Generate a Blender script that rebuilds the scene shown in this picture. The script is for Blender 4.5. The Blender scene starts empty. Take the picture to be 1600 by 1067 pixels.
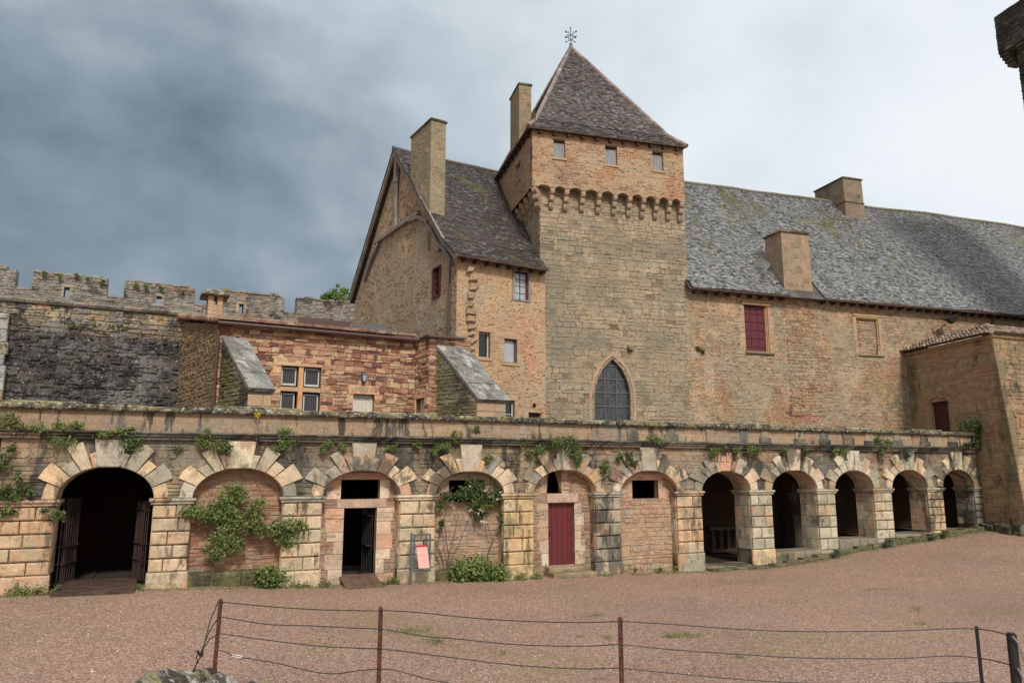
import bpy, bmesh, math, random
from mathutils import Vector, Matrix, noise as mnoise
from mathutils.geometry import tessellate_polygon
random.seed(11)
R = math.radians
sc = bpy.context.scene
COL = sc.collection
rnd = random.random
def ru(a, b): return a + (b - a) * random.random()

# ------------------------------------------------------------------ measuring
FOC, HOR, EYE = 1150.0, 202.0, 3.15
PITCH = math.atan2(HOR, FOC)
def ray(x, y):
    cx, cy, cz = x - 800, y - 533.5, FOC
    c, s = math.cos(PITCH), math.sin(PITCH)
    return (cx, cz * c + cy * s, cz * s - cy * c)
class Fr:
    """vertical plane: origin, direction along it; px() turns a point of the survey picture into metres on it"""
    def __init__(s, o, deg):
        s.o = o; s.deg = deg; a = R(deg)
        s.u = (math.cos(a), math.sin(a)); s.n = (-math.sin(a), math.cos(a))
    def px(s, x, y, off=0.0):
        r = ray(x, y); o = (s.o[0] + s.n[0] * off, s.o[1] + s.n[1] * off)
        t = (o[0] * s.n[0] + o[1] * s.n[1]) / (r[0] * s.n[0] + r[1] * s.n[1])
        return ((r[0] * t - o[0]) * s.u[0] + (r[1] * t - o[1]) * s.u[1], r[2] * t + EYE)
    def w(s, a, off=0.0, z=0.0):
        return (s.o[0] + s.u[0] * a + s.n[0] * off, s.o[1] + s.u[1] * a + s.n[1] * off, z)
    def loc(s, x, y):
        dx, dy = x - s.o[0], y - s.o[1]
        return (dx * s.u[0] + dy * s.u[1], dx * s.n[0] + dy * s.n[1])
FA = Fr((1.4838, 22.5), 24.35)
FH = Fr((7.23, 30.36), 17.7)
FT = Fr(FH.w(.25)[:2], 15.5)
FHo = Fr((1.13, 28.41), 31.6)
FN = Fr((-8.65 * 23 / 22.2, 23.0), 27.7)
FR = Fr((FA.o[0] + FA.n[0] * 9.6, FA.o[1] + FA.n[1] * 9.6), 26.5)

GP = [(-30, .62), (-14, .50), (-10, .42), (-7, .27), (-4.6, .2), (-1.6, .14), (1, .09), (4.8, 0), (8, .0), (10.8, .19), (14, .5), (18.9, .82), (24, 1.02), (60, 1.6)]
def lerp_list(L, v):
    if v <= L[0][0]: return L[0][1]
    for (a, p), (b, q) in zip(L, L[1:]):
        if v <= b: return p + (q - p) * (v - a) / (b - a)
    return L[-1][1]
def ground_z(x, y):
    s, n = FA.loc(x, y)
    b = sum(lerp_list(GP, s + d) for d in (-1.2, -.4, .4, 1.2)) / 4 if n < -1 else lerp_list(GP, s)
    if n >= 0: return b
    d = -n
    near = lerp_list([(0, .0), (13, .50), (16, .56), (24, 1.5), (60, 1.8)], d)
    k = min(1, d / 13.0); k = k * k * (3 - 2 * k)
    return b * (1 - k) + near * k

# ------------------------------------------------------------------ nodes
class NT:
    def __init__(s, tree): s.t = tree; s.t.nodes.clear()
    def n(s, kind, props=None, **inp):
        nd = s.t.nodes.new(kind)
        for k, v in (props or {}).items(): setattr(nd, k, v)
        for k, v in inp.items():
            key = int(k[1:]) if k[0] == 'i' and k[1:].isdigit() else k.replace('_', ' ')
            s.set(nd.inputs[key], v)
        return nd
    def set(s, sock, v):
        if isinstance(v, bpy.types.NodeSocket): s.t.links.new(v, sock)
        elif isinstance(v, tuple) and len(v) == 3 and sock.type == 'RGBA': sock.default_value = v + (1,)
        else: sock.default_value = v
    def math(s, op, a, b=0.0, c=None, clamp=False):
        nd = s.t.nodes.new('ShaderNodeMath'); nd.operation = op; nd.use_clamp = clamp
        s.set(nd.inputs[0], a); s.set(nd.inputs[1], b)
        if c is not None: s.set(nd.inputs[2], c)
        return nd.outputs[0]
    def vmath(s, op, a, b):
        nd = s.t.nodes.new('ShaderNodeVectorMath'); nd.operation = op
        s.set(nd.inputs[0], a); s.set(nd.inputs[1], b)
        return nd.outputs['Value'] if op == 'DOT_PRODUCT' else nd.outputs[0]
    def noise(s, vec, scale, detail=4.0, rough=.6, dist=0.0):
        nd = s.n('ShaderNodeTexNoise', Vector=vec, Scale=scale, Detail=detail, Roughness=rough, Distortion=dist)
        return nd.outputs[0]
    def ramp(s, v, lo, hi, a=0.0, b=1.0):
        nd = s.n('ShaderNodeMapRange', {'interpolation_type': 'SMOOTHSTEP'}, i0=v, i1=lo, i2=hi, i3=a, i4=b)
        return nd.outputs[0]
    def mix(s, fac, a, b, mode='MIX'):
        nd = s.n('ShaderNodeMix', {'data_type': 'RGBA', 'blend_type': mode}, i0=fac, i6=a, i7=b)
        return nd.outputs[2]
    def gray(s, v):
        nd = s.n('ShaderNodeCombineColor', i0=v, i1=v, i2=v); return nd.outputs[0]
MATS = {}
def new_mat(name):
    m = bpy.data.materials.new(name); m.use_nodes = True
    return m, NT(m.node_tree)
def finish(nt, color, rough=.9, height=None, bump=.5, dist=.02, spec=.3, metal=0.0, trans=0.0):
    kw = {}
    b = nt.n('ShaderNodeBsdfPrincipled', Base_Color=color, Roughness=rough, Metallic=metal)
    b.inputs['Specular IOR Level'].default_value = spec
    if height is not None:
        bp = nt.n('ShaderNodeBump', Strength=bump, Distance=dist, Height=height)
        nt.t.links.new(bp.outputs[0], b.inputs['Normal'])
    out = nt.n('ShaderNodeOutputMaterial')
    sh = b.outputs[0]
    if trans:
        tr = nt.n('ShaderNodeBsdfTranslucent', Color=color)
        mx = nt.n('ShaderNodeMixShader', i0=trans, i1=sh, i2=tr.outputs[0]); sh = mx.outputs[0]
    nt.t.links.new(sh, out.inputs[0])
def stone_mat(name, patches=(), bump=.7, rough=.93, fine=18.0, dist=.03, spec=.2, vary=.55, seed=0.0, pits=0.0):
    """colour of each stone comes from its own face attribute; weather, lichen and wear are laid over in metres"""
    m, nt = new_mat(name)
    tc = nt.n('ShaderNodeTexCoord').outputs['Object']
    sp = nt.n('ShaderNodeSeparateXYZ', i0=tc)
    q = nt.n('ShaderNodeCombineXYZ', i0=nt.math('ADD', sp.outputs[0], sp.outputs[1]), i1=nt.math('ADD', sp.outputs[2], seed), i2=nt.math('MULTIPLY', sp.outputs[1], .3)).outputs[0]
    col = nt.n('ShaderNodeAttribute', {'attribute_name': 'tint'}).outputs[0]
    f1 = nt.noise(q, fine, 6, .75)
    f2 = nt.noise(q, 3.1, 4, .65)
    k = nt.math('MULTIPLY_ADD', nt.math('ADD', f1, f2), vary * 1.9, 1.0 - vary * 1.9)
    g = nt.noise(q, fine * 2.6, 3, .75)
    k = nt.math('MULTIPLY', k, nt.ramp(g, .30, .72, .62, 1.30))
    col = nt.mix(1.0, col, nt.gray(k), 'MULTIPLY')
    for i, pt in enumerate(patches):
        c, scale, lo, hi, amt = pt[:5]; sx, sz = (pt[5] if len(pt) > 5 and pt[5] else (1, 1)); zz = pt[6] if len(pt) > 6 else None
        v = nt.vmath('ADD', nt.vmath('MULTIPLY', q, (sx, sz, 1)), (i * 7.3 + seed, i * 3.1, i * 5.7))
        f = nt.ramp(nt.noise(v, scale, 6, .68), lo - .045, hi - .07, 0, amt)
        if zz: f = nt.math('MULTIPLY', f, nt.ramp(nt.math('ADD', sp.outputs[2], nt.math('MULTIPLY', nt.noise(q, 1.1, 3), zz[2])), zz[0], zz[1]))
        col = nt.mix(f, col, nt.mix(1.0, c, nt.gray(nt.math('MULTIPLY_ADD', nt.math('ADD', f1, g), .7, .3)), 'MULTIPLY'))
    h = nt.math('ADD', nt.math('MULTIPLY', f1, .6), nt.math('MULTIPLY', nt.noise(q, 7.0, 4, .6), .9))
    if pits:
        vo = nt.n('ShaderNodeTexVoronoi', Vector=nt.vmath('ADD', nt.vmath('MULTIPLY', q, (1, 1.7, 1)), nt.gray(nt.math('MULTIPLY', f2, .5))), Scale=5.2).outputs[0]
        pm = nt.ramp(vo, .05, .42)
        h = nt.math('ADD', h, nt.math('MULTIPLY', pm, pits))
        hole = nt.ramp(nt.noise(nt.vmath('MULTIPLY', q, (1, 2.2, 1)), 5.5, 5, .7, .6), .60, .68, 0, min(1, pits * 1.3))
        col = nt.mix(hole, col, nt.mix(1.0, col, (.28, .24, .2), 'MULTIPLY')); h = nt.math('ADD', h, nt.math('MULTIPLY', hole, -1.2))
    finish(nt, col, rough, h, bump, dist, spec)
    MATS[name] = m; return m
def plain_mat(name, c, rough=.6, var=.25, scale=9.0, bump=.2, spec=.4, metal=0.0, trans=0.0, stretch=(1, 1, 1), c2=None, tint=False):
    m, nt = new_mat(name)
    v = nt.vmath('MULTIPLY', nt.n('ShaderNodeTexCoord').outputs['Object'], stretch)
    f = nt.noise(v, scale, 5, .65)
    col = nt.n('ShaderNodeAttribute', {'attribute_name': 'tint'}).outputs[0] if tint else c
    col2 = c2 if c2 else col
    if c2: col = nt.mix(nt.ramp(f, .42, .62), c, c2)
    col = nt.mix(1.0, col, nt.gray(nt.math('MULTIPLY_ADD', f, 2 * var, 1 - var)), 'MULTIPLY')
    finish(nt, col, rough, f, bump, .01, spec, metal, trans)
    MATS[name] = m; return m

GREY = (.26, .25, .22); BLACK = (.035, .034, .032); MOSS = (.12, .125, .04); OCHRE = (.42, .27, .11); RED = (.36, .13, .075); PINK = (.43, .25, .18); PALE = (.5, .45, .36)
stone_mat('pier_stone', [((.32, .285, .195), 1.1, .55, .68, .6), ((.20, .17, .11), 1.5, .58, .70, .6, (1.2, .7)), (BLACK, .9, .60, .71, .7, (2.6, .6)), (PALE, 2.3, .62, .72, .4), (MOSS, 1.9, .62, .74, .65), ((.54, .30, .16), 1.3, .58, .70, .55), ((.035, .034, .03), .55, .595, .68, .7, (1.5, .8))], .7, fine=22, vary=.55, dist=.02)
stone_mat('spandrel_stone', [((.35, .255, .155), 1.3, .5, .62, .55), ((.16, .13, .09), .8, .52, .64, .7), (BLACK, .9, .535, .65, .85, (1.6, .5)), (GREY, .6, .5, .7, .5), (MOSS, 1.6, .6, .74, .5)], .9, seed=3)
stone_mat('parapet_stone', [((.37, .27, .175), 1.0, .55, .68, .4), (BLACK, 1.3, .58, .66, .85, (2.2, .35)), (GREY, 1.0, .5, .68, .4), (MOSS, 2.4, .62, .72, .5)], .8, seed=5)
stone_mat('coping_stone', [(BLACK, 2.4, .46, .58, .85), ((.22, .20, .09), 1.6, .52, .64, .7), ((.42, .40, .34), 11.0, .60, .66, .8)], 1.0, seed=8)
stone_mat('infill_stone', [((.43, .30, .19), .8, .5, .7, .55), (GREY, 1.1, .58, .74, .4), (MOSS, 1.5, .5, .7, .5, (1, 1), (.75, .35, .3))], .9, seed=12)
stone_mat('tower_stone', [((.30, .245, .165), .35, .44, .64, .6), ((.20, .185, .14), .5, .5, .66, .6), ((.36, .28, .18), .8, .55, .72, .5), ((.15, .13, .09), 1.4, .62, .76, .45), ((.40, .28, .19), 1.0, .62, .74, .3)], 1.0, seed=20, pits=.45)
stone_mat('hall_stone', [((.40, .27, .14), .42, .52, .68, .45), ((.34, .15, .09), .55, .57, .72, .45), ((.33, .29, .21), .5, .5, .62, .6), ((.54, .40, .28), .9, .55, .7, .5), (BLACK, 1.6, .66, .76, .4), ((.30, .12, .08), 4.4, .64, .70, .5, (1, 2)), ((.24, .18, .11), 2.2, .56, .68, .5)], 1.1, seed=34, pits=.6)
stone_mat('house_render', [((.46, .31, .185), .5, .48, .62, .55), ((.42, .20, .12), .6, .58, .70, .5), ((.42, .34, .235), .6, .54, .66, .6), ((.33, .29, .21), 1.2, .62, .74, .5), ((.36, .13, .08), 4.0, .65, .71, .5)], 1.2, seed=47, pits=.7, fine=14)
stone_mat('gable_render', [((.33, .255, .165), .4, .44, .6, .65), ((.36, .18, .11), .55, .6, .70, .55), ((.34, .28, .20), .6, .5, .62, .65), ((.48, .38, .31), 1.0, .6, .7, .55)], 1.2, seed=52, pits=.7)
stone_mat('annex_stone', [(GREY, 1.2, .64, .78, .4)], .7, seed=60, vary=.5)
stone_mat('brown_rubble', [((.26, .19, .11), .8, .45, .62, .7), (MOSS, .8, .58, .72, .6), (BLACK, 1.2, .64, .78, .5)], 1.3, seed=66, pits=.7)
stone_mat('mossy_rubble', [(MOSS, 1.1, .44, .6, .75, (1, .5)), (BLACK, 1.3, .5, .68, .75, (1, .5)), (GREY, 1.6, .6, .7, .5)], 1.3, seed=70, pits=.6)
stone_mat('slab_stone', [((.13, .128, .118), 2.0, .50, .66, .7), ((.46, .45, .41), 3.4, .58, .66, .7), ((.20, .20, .07), 2.2, .66, .74, .6), ((.06, .06, .055), 5.0, .60, .68, .6)], .9, seed=75)
stone_mat('rampart_stone', [(GREY, .9, .45, .62, .6), (BLACK, 2.0, .56, .72, .75), ((.23, .24, .06), 1.6, .64, .74, .6), ((.30, .15, .11), .7, .6, .7, .5)], 1.2, seed=80, pits=.5)
stone_mat('rampart_dark', [((.038, .039, .041), .55, .05, .35, .78, (1, 1), (7.75, 6.85, -1.3)), ((.20, .195, .19), .9, .52, .66, .75), ((.03, .03, .032), 1.3, .56, .64, .8), ((.55, .53, .50), 13.0, .66, .70, .8), ((.24, .09, .06), .6, .66, .73, .6), ((.13, .11, .10), 3.0, .56, .68, .6)], 1.4, seed=83, pits=.6, vary=.7)
stone_mat('wing_stone', [((.38, .26, .14), .5, .45, .62, .5), ((.13, .12, .065), .6, .57, .70, .65, (1.6, .4)), (BLACK, .9, .6, .74, .75, (1, .6)), ((.36, .16, .09), 1.2, .62, .7, .5)], 1.0, seed=90, pits=.2)
stone_mat('dressed_stone', [(GREY, 1.5, .6, .76, .4), ((.5, .28, .18), .9, .52, .7, .4)], .4, seed=95, vary=.35, dist=.015)
stone_mat('dark_tower_stone', [(MOSS, .6, .55, .7, .6), (BLACK, .7, .45, .65, .7)], 1.2, seed=97, pits=.5)
stone_mat('boulder_stone', [(BLACK, 3.2, .52, .62, .9), ((.5, .48, .42), 4.5, .56, .64, .8), ((.3, .28, .07), 6.0, .62, .7, .6)], 1.2, seed=99, fine=30)
stone_mat('chimney_render', [((.27, .235, .165), 1.0, .46, .62, .7), (BLACK, 1.4, .62, .78, .5), ((.20, .19, .12), 2.0, .55, .68, .6), ((.42, .27, .03), 1.6, .74, .77, .8)], .9, seed=103, pits=.3)
stone_mat('room_plaster_dim', [((.035, .022, .015), .8, .45, .65, .6)], .5, seed=108)  # the gallery's dimness is put into this colour

def roof_mat(name, patches, rough):
    m, nt = new_mat(name)
    tc = nt.n('ShaderNodeTexCoord').outputs['Object']
    col = nt.n('ShaderNodeAttribute', {'attribute_name': 'tint'}).outputs[0]
    f = nt.noise(tc, 16, 4, .65)
    col = nt.mix(1.0, col, nt.gray(nt.math('MULTIPLY_ADD', f, .9, .55)), 'MULTIPLY')
    for i, (c, scale, lo, hi, amt, st, zz) in enumerate(patches):
        v = nt.vmath('ADD', nt.vmath('MULTIPLY', tc, st), (i * 4.1, 2.0 * i, i * 9.7))
        fa = nt.ramp(nt.noise(v, scale, 6, .7), lo, hi, 0, amt)
        if zz:
            z = nt.n('ShaderNodeSeparateXYZ', i0=tc).outputs[2]
            fa = nt.math('MULTIPLY', fa, nt.ramp(nt.math('ADD', z, nt.math('MULTIPLY', nt.noise(tc, .5, 3), 2.0)), zz[0], zz[1]))
        col = nt.mix(fa, col, c)
    finish(nt, col, rough, f, .35, .02, .5)
    MATS[name] = m
roof_mat('hall_tiles', [((.21, .215, .225), .6, .44, .56, .3, (1, 1, 1), None), ((.04, .042, .041), .8, .55, .66, .5, (1.3, .5, .5), None), ((.12, .115, .035), .6, .52, .62, .8, (1.3, .3, .3), (15.6, 18.4)), ((.16, .165, .06), .8, .56, .66, .65, (1.2, .5, .5), None)], .45)
roof_mat('house_tiles', [((.055, .042, .04), .5, .45, .62, .6, (1, 1, 1), None), ((.12, .125, .035), .7, .56, .68, .8, (1, 1, 1), None), ((.22, .06, .035), 1.1, .66, .72, .7, (1, 1, 1), None), ((.26, .26, .26), 3, .62, .68, .5, (1, 1, 1), None)], .55)
roof_mat('tower_tiles', [((.13, .09, .082), .8, .52, .64, .5, (1, 1, 1), None), ((.11, .11, .06), .7, .55, .7, .6, (1, 1, 1), (20.5, 23.5)), ((.05, .048, .048), .9, .55, .7, .5, (1, 1, 1), None)], .55)
roof_mat('canal_tiles', [((.10, .07, .055), 1.5, .5, .65, .7, (1, 1, 1), None), ((.42, .34, .26), 2.2, .58, .68, .5, (1, 1, 1), None)], .8)

plain_mat('boulder_pebble', None, .85, .2, 20, .1, tint=True, spec=.2)
plain_mat('iron', (.022, .020, .020), .55, .3, 14, .2)
plain_mat('gate_iron', (.04, .022, .018), .6, .3, 18, .3)
plain_mat('rusty_iron', (.05, .022, .015), .75, .4, 30, .4, c2=(.11, .035, .018))
plain_mat('wire_metal', (.035, .032, .030), .5, .2, 20, .1)
plain_mat('bright_metal', (.45, .46, .48), .35, .2, 20, .1, metal=.8)
plain_mat('timber', (.20, .165, .14), .85, .35, 6, .5, stretch=(1, 1, .3), c2=(.27, .245, .22))
plain_mat('dark_wood', (.05, .03, .022), .8, .4, 8, .5, stretch=(.4, 1, 1), c2=(.085, .05, .036))
plain_mat('plank_wood', (.16, .10, .07), .7, .4, 5, .5, stretch=(.5, 2, 2), c2=(.09, .055, .04))
plain_mat('red_door_paint', (.135, .018, .022), .5, .2, 3.5, .12, spec=.4, stretch=(1, 1, .35), c2=(.105, .02, .022))
plain_mat('maroon_paint', (.105, .018, .028), .5, .25, 9, .15)
plain_mat('dark_maroon', (.055, .014, .012), .6, .25, 9, .15)
plain_mat('gutter_paint', (.085, .045, .038), .45, .2, 12, .05)
plain_mat('lead', (.12, .125, .13), .45, .25, 6, .15, metal=.3)
plain_mat('white_paint', (.48, .47, .44), .55, .2, 9, .15)
plain_mat('door_white', (.56, .52, .44), .6, .2, 8, .3, stretch=(4, 4, .5))
plain_mat('shutter_grey', (.30, .30, .32), .75, .35, 5, .4, stretch=(5, 5, .4), c2=(.2, .2, .215))
plain_mat('glass_dark', (.012, .013, .014), .06, .2, 3, .03, spec=.6)
plain_mat('glass_lead', (.03, .034, .038), .25, .4, 9, .25, spec=.6, c2=(.06, .066, .072))
plain_mat('glass_sky', (.34, .38, .42), .08, .25, 2, .03, spec=.7)
plain_mat('pink_panel', (.72, .40, .38), .45, .05, 4, .02)
plain_mat('panel_red', (.42, .035, .04), .45, .05, 4, .02)
plain_mat('panel_text', (.60, .32, .31), .5, .05, 4, .0)
plain_mat('grey_metal', (.10, .115, .125), .45, .15, 8, .05, metal=.2)
plain_mat('leaf', None, .5, .25, 5, .0, spec=.35, trans=.3, tint=True)
plain_mat('bark', (.10, .075, .05), .9, .4, 20, .6, stretch=(1, 1, .3))
plain_mat('petal', (.72, .55, .50), .6, .1, 5, .0, trans=.25)
plain_mat('statue_stone', (.085, .062, .045), .85, .3, 9, .4)

# gravel
m, nt = new_mat('gravel'); MATS['gravel'] = m
tc = nt.n('ShaderNodeTexCoord').outputs['Object']
v1 = nt.n('ShaderNodeTexVoronoi', Vector=tc, Scale=38.0); v2 = nt.n('ShaderNodeTexVoronoi', Vector=tc, Scale=80.0)
c1 = nt.n('ShaderNodeSeparateColor', i0=v1.outputs['Color']).outputs[0]; c2 = nt.n('ShaderNodeSeparateColor', i0=v2.outputs['Color']).outputs[1]
rp = nt.n('ShaderNodeValToRGB', i0=nt.math('ADD', nt.math('MULTIPLY', c1, .55), nt.math('MULTIPLY', c2, .45)))
els = rp.color_ramp.elements
els[0].position = .08; els[0].color = (.115, .073, .06, 1)
els[1].position = .95; els[1].color = (.68, .55, .46, 1)
for p, c in ((.32, (.26, .165, .128, 1)), (.5, (.36, .238, .187, 1)), (.68, (.44, .295, .235, 1))):
    e = els.new(p); e.color = c
col = rp.outputs[0]
big = nt.noise(tc, .22, 5, .6)
col = nt.mix(1.0, col, nt.gray(nt.math('MULTIPLY_ADD', big, .6, .56)), 'MULTIPLY')
col = nt.mix(1.0, col, (1.0, .945, .90), 'MULTIPLY')
col = nt.mix(nt.ramp(nt.noise(tc, .9, 5, .65), .62, .74, 0, .3), col, (.17, .115, .085))
gr = nt.math('MULTIPLY', nt.ramp(nt.noise(nt.vmath('ADD', tc, (31, 7, 0)), .33, 4, .6), .50, .64), nt.ramp(nt.noise(tc, 7, 4, .7), .50, .62))
col = nt.mix(nt.math('MULTIPLY', gr, .75), col, (.19, .21, .055))
hh = nt.math('ADD', nt.math('MULTIPLY', v1.outputs[0], -1.0), nt.math('MULTIPLY', v2.outputs[0], -.5))
finish(nt, col, .85, hh, .55, .02, .25)

# ------------------------------------------------------------------ mesh building
class MB:
    def __init__(s, xf=None): s.v = []; s.f = []; s.t = []; s.xf = xf; s.tint = (.4, .3, .2)
    def P(s, p):
        s.v.append(s.xf(*p) if s.xf else tuple(p)); return len(s.v) - 1
    def face(s, pts, tint=None):
        s.f.append([s.P(p) for p in pts]); s.t.append(tint or s.tint)
    def faces(s, pts, fs, tint=None):
        b = [s.P(p) for p in pts]
        for f in fs: s.f.append([b[i] for i in f]); s.t.append(tint or s.tint)
    def box(s, x0, x1, y0, y1, z0, z1, tint=None, bev=0.0):
        if x1 < x0: x0, x1 = x1, x0
        if bev <= 0:
            p = [(x, y, z) for z in (z0, z1) for y in (y0, y1) for x in (x0, x1)]
            s.faces(p, [(0, 1, 5, 4), (2, 6, 7, 3), (0, 4, 6, 2), (1, 3, 7, 5), (4, 5, 7, 6), (0, 2, 3, 1)], tint)
        else:
            s.block([(x0, z0), (x1, z0), (x1, z1), (x0, z1)], y0, y1, bev, tint)
    def block(s, out, yf, yb, bev, tint=None, jy=None):
        """outline (x,z) standing from yb out to yf, its front edges rounded off by bev"""
        n = len(out); cx = sum(p[0] for p in out) / n; cz = sum(p[1] for p in out) / n
        sz = max(max(p[0] for p in out) - min(p[0] for p in out), .001); sh = max(max(p[1] for p in out) - min(p[1] for p in out), .001)
        kx = max(.5, 1 - 2 * bev / sz); kz = max(.4, 1 - 2 * bev / sh)
        back = [(p[0], yb, p[1]) for p in out]
        mid = [(p[0], min(yb, yf + bev * .8), p[1]) for p in out]
        fr = [(cx + (p[0] - cx) * kx, yf + (jy[i] if jy else 0), cz + (p[1] - cz) * kz) for i, p in enumerate(out)]
        fs = []
        for i in range(n):
            j = (i + 1) % n
            fs.append((i, j, n + j, n + i)); fs.append((n + i, n + j, 2 * n + j, 2 * n + i))
        fs.append(tuple(range(2 * n, 3 * n)))
        s.faces(back + mid + fr, fs, tint)
    def prism(s, out, y0, y1, tint=None, caps=True):
        n = len(out)
        fs = [(i, (i + 1) % n, n + (i + 1) % n, n + i) for i in range(n)]
        if caps: fs += [tuple(range(n)), tuple(range(2 * n - 1, n - 1, -1))]
        s.faces([(p[0], y0, p[1]) for p in out] + [(p[0], y1, p[1]) for p in out], fs, tint)
    def panel(s, loops, y, depth=0.0, tint=None, outer_depth=0.0):
        """a wall face at y with real openings; each opening gets reveals 'depth' deep"""
        flat = [p for l in loops for p in l]
        b = [s.P((p[0], y, p[1])) for p in flat]
        for t in tessellate_polygon([[Vector((p[0], p[1], 0)) for p in l] for l in loops]):
            s.f.append([b[i] for i in t]); s.t.append(tint or s.tint)
        for k, l in enumerate(loops):
            d = outer_depth if k == 0 else depth
            if d: s.prism(l, y, y + d, tint, caps=False)
    def tube(s, pts, r, n=6, tint=None, r2=None, cap=True):
        pts = [Vector(p) for p in pts]; rings = []
        m = len(pts)
        for i, p in enumerate(pts):
            d = (pts[min(i + 1, m - 1)] - pts[max(i - 1, 0)])
            if d.length < 1e-9: d = Vector((0, 0, 1))
            d.normalize()
            a = d.cross(Vector((0, 0, 1)) if abs(d.z) < .9 else Vector((1, 0, 0))).normalized(); b = d.cross(a)
            rr = r if r2 is None else r + (r2 - r) * i / max(1, m - 1)
            rings.append([s.P(p + (a * math.cos(2 * math.pi * k / n) + b * math.sin(2 * math.pi * k / n)) * rr) for k in range(n)])
        for A, B in zip(rings, rings[1:]):
            for k in range(n):
                s.f.append([A[k], A[(k + 1) % n], B[(k + 1) % n], B[k]]); s.t.append(tint or s.tint)
        if cap:
            for q in (rings[0], rings[-1]): s.f.append(list(q)); s.t.append(tint or s.tint)
    def leaf(s, p, size, tint, up=.3):
        n = Vector((ru(-1, 1), ru(-1, 1), ru(-1, 1) + up))
        if n.length < .05: n = Vector((0, 0, 1))
        n.normalize(); a = n.orthogonal().normalized()
        a = Matrix.Rotation(ru(0, 6.28), 3, n) @ a; b = n.cross(a)
        p = Vector(p); L = size * ru(.7, 1.35); W = L * ru(.32, .5)
        q = [p - a * L * .5, p + b * W - n * L * .05, p + a * L * .55 - n * L * .12, p - b * W - n * L * .05]
        i = len(s.v); s.v.extend([tuple(x) for x in q]); s.f.append([i, i + 1, i + 2, i + 3]); s.t.append(tint)
    def build(s, name, mat, parent=None, smooth=False):
        me = bpy.data.meshes.new(name)
        me.from_pydata([tuple(v) for v in s.v], [], s.f); me.update()
        at = me.attributes.new('tint', 'FLOAT_COLOR', 'FACE')
        flat = []
        for c in s.t: flat.extend((c[0], c[1], c[2], 1.0))
        if len(at.data) == len(s.t): at.data.foreach_set('color', flat)
        if smooth: me.polygons.foreach_set('use_smooth', [True] * len(me.polygons))
        me.materials.append(MATS[mat] if isinstance(mat, str) else mat)
        o = bpy.data.objects.new(name, me); COL.objects.link(o)
        if parent: o.parent = parent
        return o
def tag(o, label=None, cat=None, group=None, kind=None):
    if label: o['label'] = label
    if cat: o['category'] = cat
    if group: o['group'] = group
    if kind: o['kind'] = kind
    return o
def thing(name, label, cat, loc=(0, 0, 0), deg=0.0, group=None):
    o = bpy.data.objects.new(name, None); COL.objects.link(o); o.empty_display_size = .3
    o.location = loc; o.rotation_euler = (0, 0, R(deg))
    return tag(o, label, cat, group)
def frthing(fr, name, label, cat): return thing(name, label, cat, (fr.o[0], fr.o[1], 0), fr.deg)
def copy_child(o, parent, loc=None):
    c = o.copy(); COL.objects.link(c); c.parent = parent
    if loc is not None: c.location = loc
    return c
def pick_soft(pal, k=.5):
    n = sum(w for w, c in pal); mean = [sum(w * c[i] for w, c in pal) / n for i in range(3)]; c = pick(pal)
    return tuple(mean[i] * (1 - k) + c[i] * k for i in range(3))
def rect(x0, x1, z0, z1): return [(x0, z0), (x1, z0), (x1, z1), (x0, z1)]
def jit(c, a=.12):
    l = (c[0] * .3 + c[1] * .59 + c[2] * .11) * .16; c = (c[0] * .84 + l, c[1] * .84 + l, c[2] * .84 + l)
    k = 1 + ru(-a, a); return (c[0] * k * ru(1 - a / 3, 1 + a / 3), c[1] * k, c[2] * k * ru(1 - a / 3, 1 + a / 3))
def pick(pal):
    t = ru(0, sum(w for w, c in pal))
    for w, c in pal:
        t -= w
        if t <= 0: return jit(c)
    return jit(pal[-1][1])
def scan(loops, z):
    xs = []
    for l in loops:
        for (a, p), (b, q) in zip(l, l[1:] + l[:1]):
            if (p <= z) != (q <= z): xs.append(a + (b - a) * (z - p) / (q - p))
    xs.sort(); return list(zip(xs[0::2], xs[1::2]))
def isect(A, B):
    return [(max(a, c), min(b, d)) for a, b in A for c, d in B if min(b, d) - max(a, c) > .03]
def stonework(mb, loops, y, hr, wr, relief, gap, pal, keep=1.0, rough=.18, thick=.03, cut=.22):
    """lay real stones course by course on a wall face, clear of its openings"""
    z0 = min(p[1] for p in loops[0]); z1 = max(p[1] for p in loops[0]); z = z0
    while z < z1 - .04:
        h = min(ru(*hr), z1 - z)
        for a, b in isect(scan(loops, z + .012), scan(loops, z + h - .012)):
            x = a
            while x < b - .03:
                w = ru(*wr) if rnd() > .2 else ru(wr[0] * .5, wr[0]); 
                if b - x - w < wr[0] * .6: w = b - x
                if rnd() < keep:
                    zz = [(z, z + h)]
                    if rnd() < .18 and h > hr[0] * 1.05 and w > wr[0]: zz = [(z, z + h * .48), (z + h * .48, z + h)]
                    for za, zb in zz:
                        g = gap * ru(.5, 1.3); j = min(w, zb - za) * rough
                        X0, X1, Z0, Z1 = x + g / 2, x + w - g / 2, za + g / 2, zb - g / 2
                        c = min(X1 - X0, Z1 - Z0) * cut * ru(.6, 1.5)
                        q = lambda px, pz: (px + ru(-j, j) * .35, pz + ru(-j, j) * .45)
                        o = [q(X0 + c, Z0), q(X1 - c, Z0), q(X1, Z0 + c), q(X1, Z1 - c), q(X1 - c, Z1), q(X0 + c, Z1), q(X0, Z1 - c), q(X0, Z0 + c)]
                        rr = relief * ru(.3, 1.4)
                        mb.block(o, y - rr, y + thick, min(rr * .9, .012), pick(pal), [ru(-.3, .3) * relief for _ in o])
                x += w
        z += h
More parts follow.
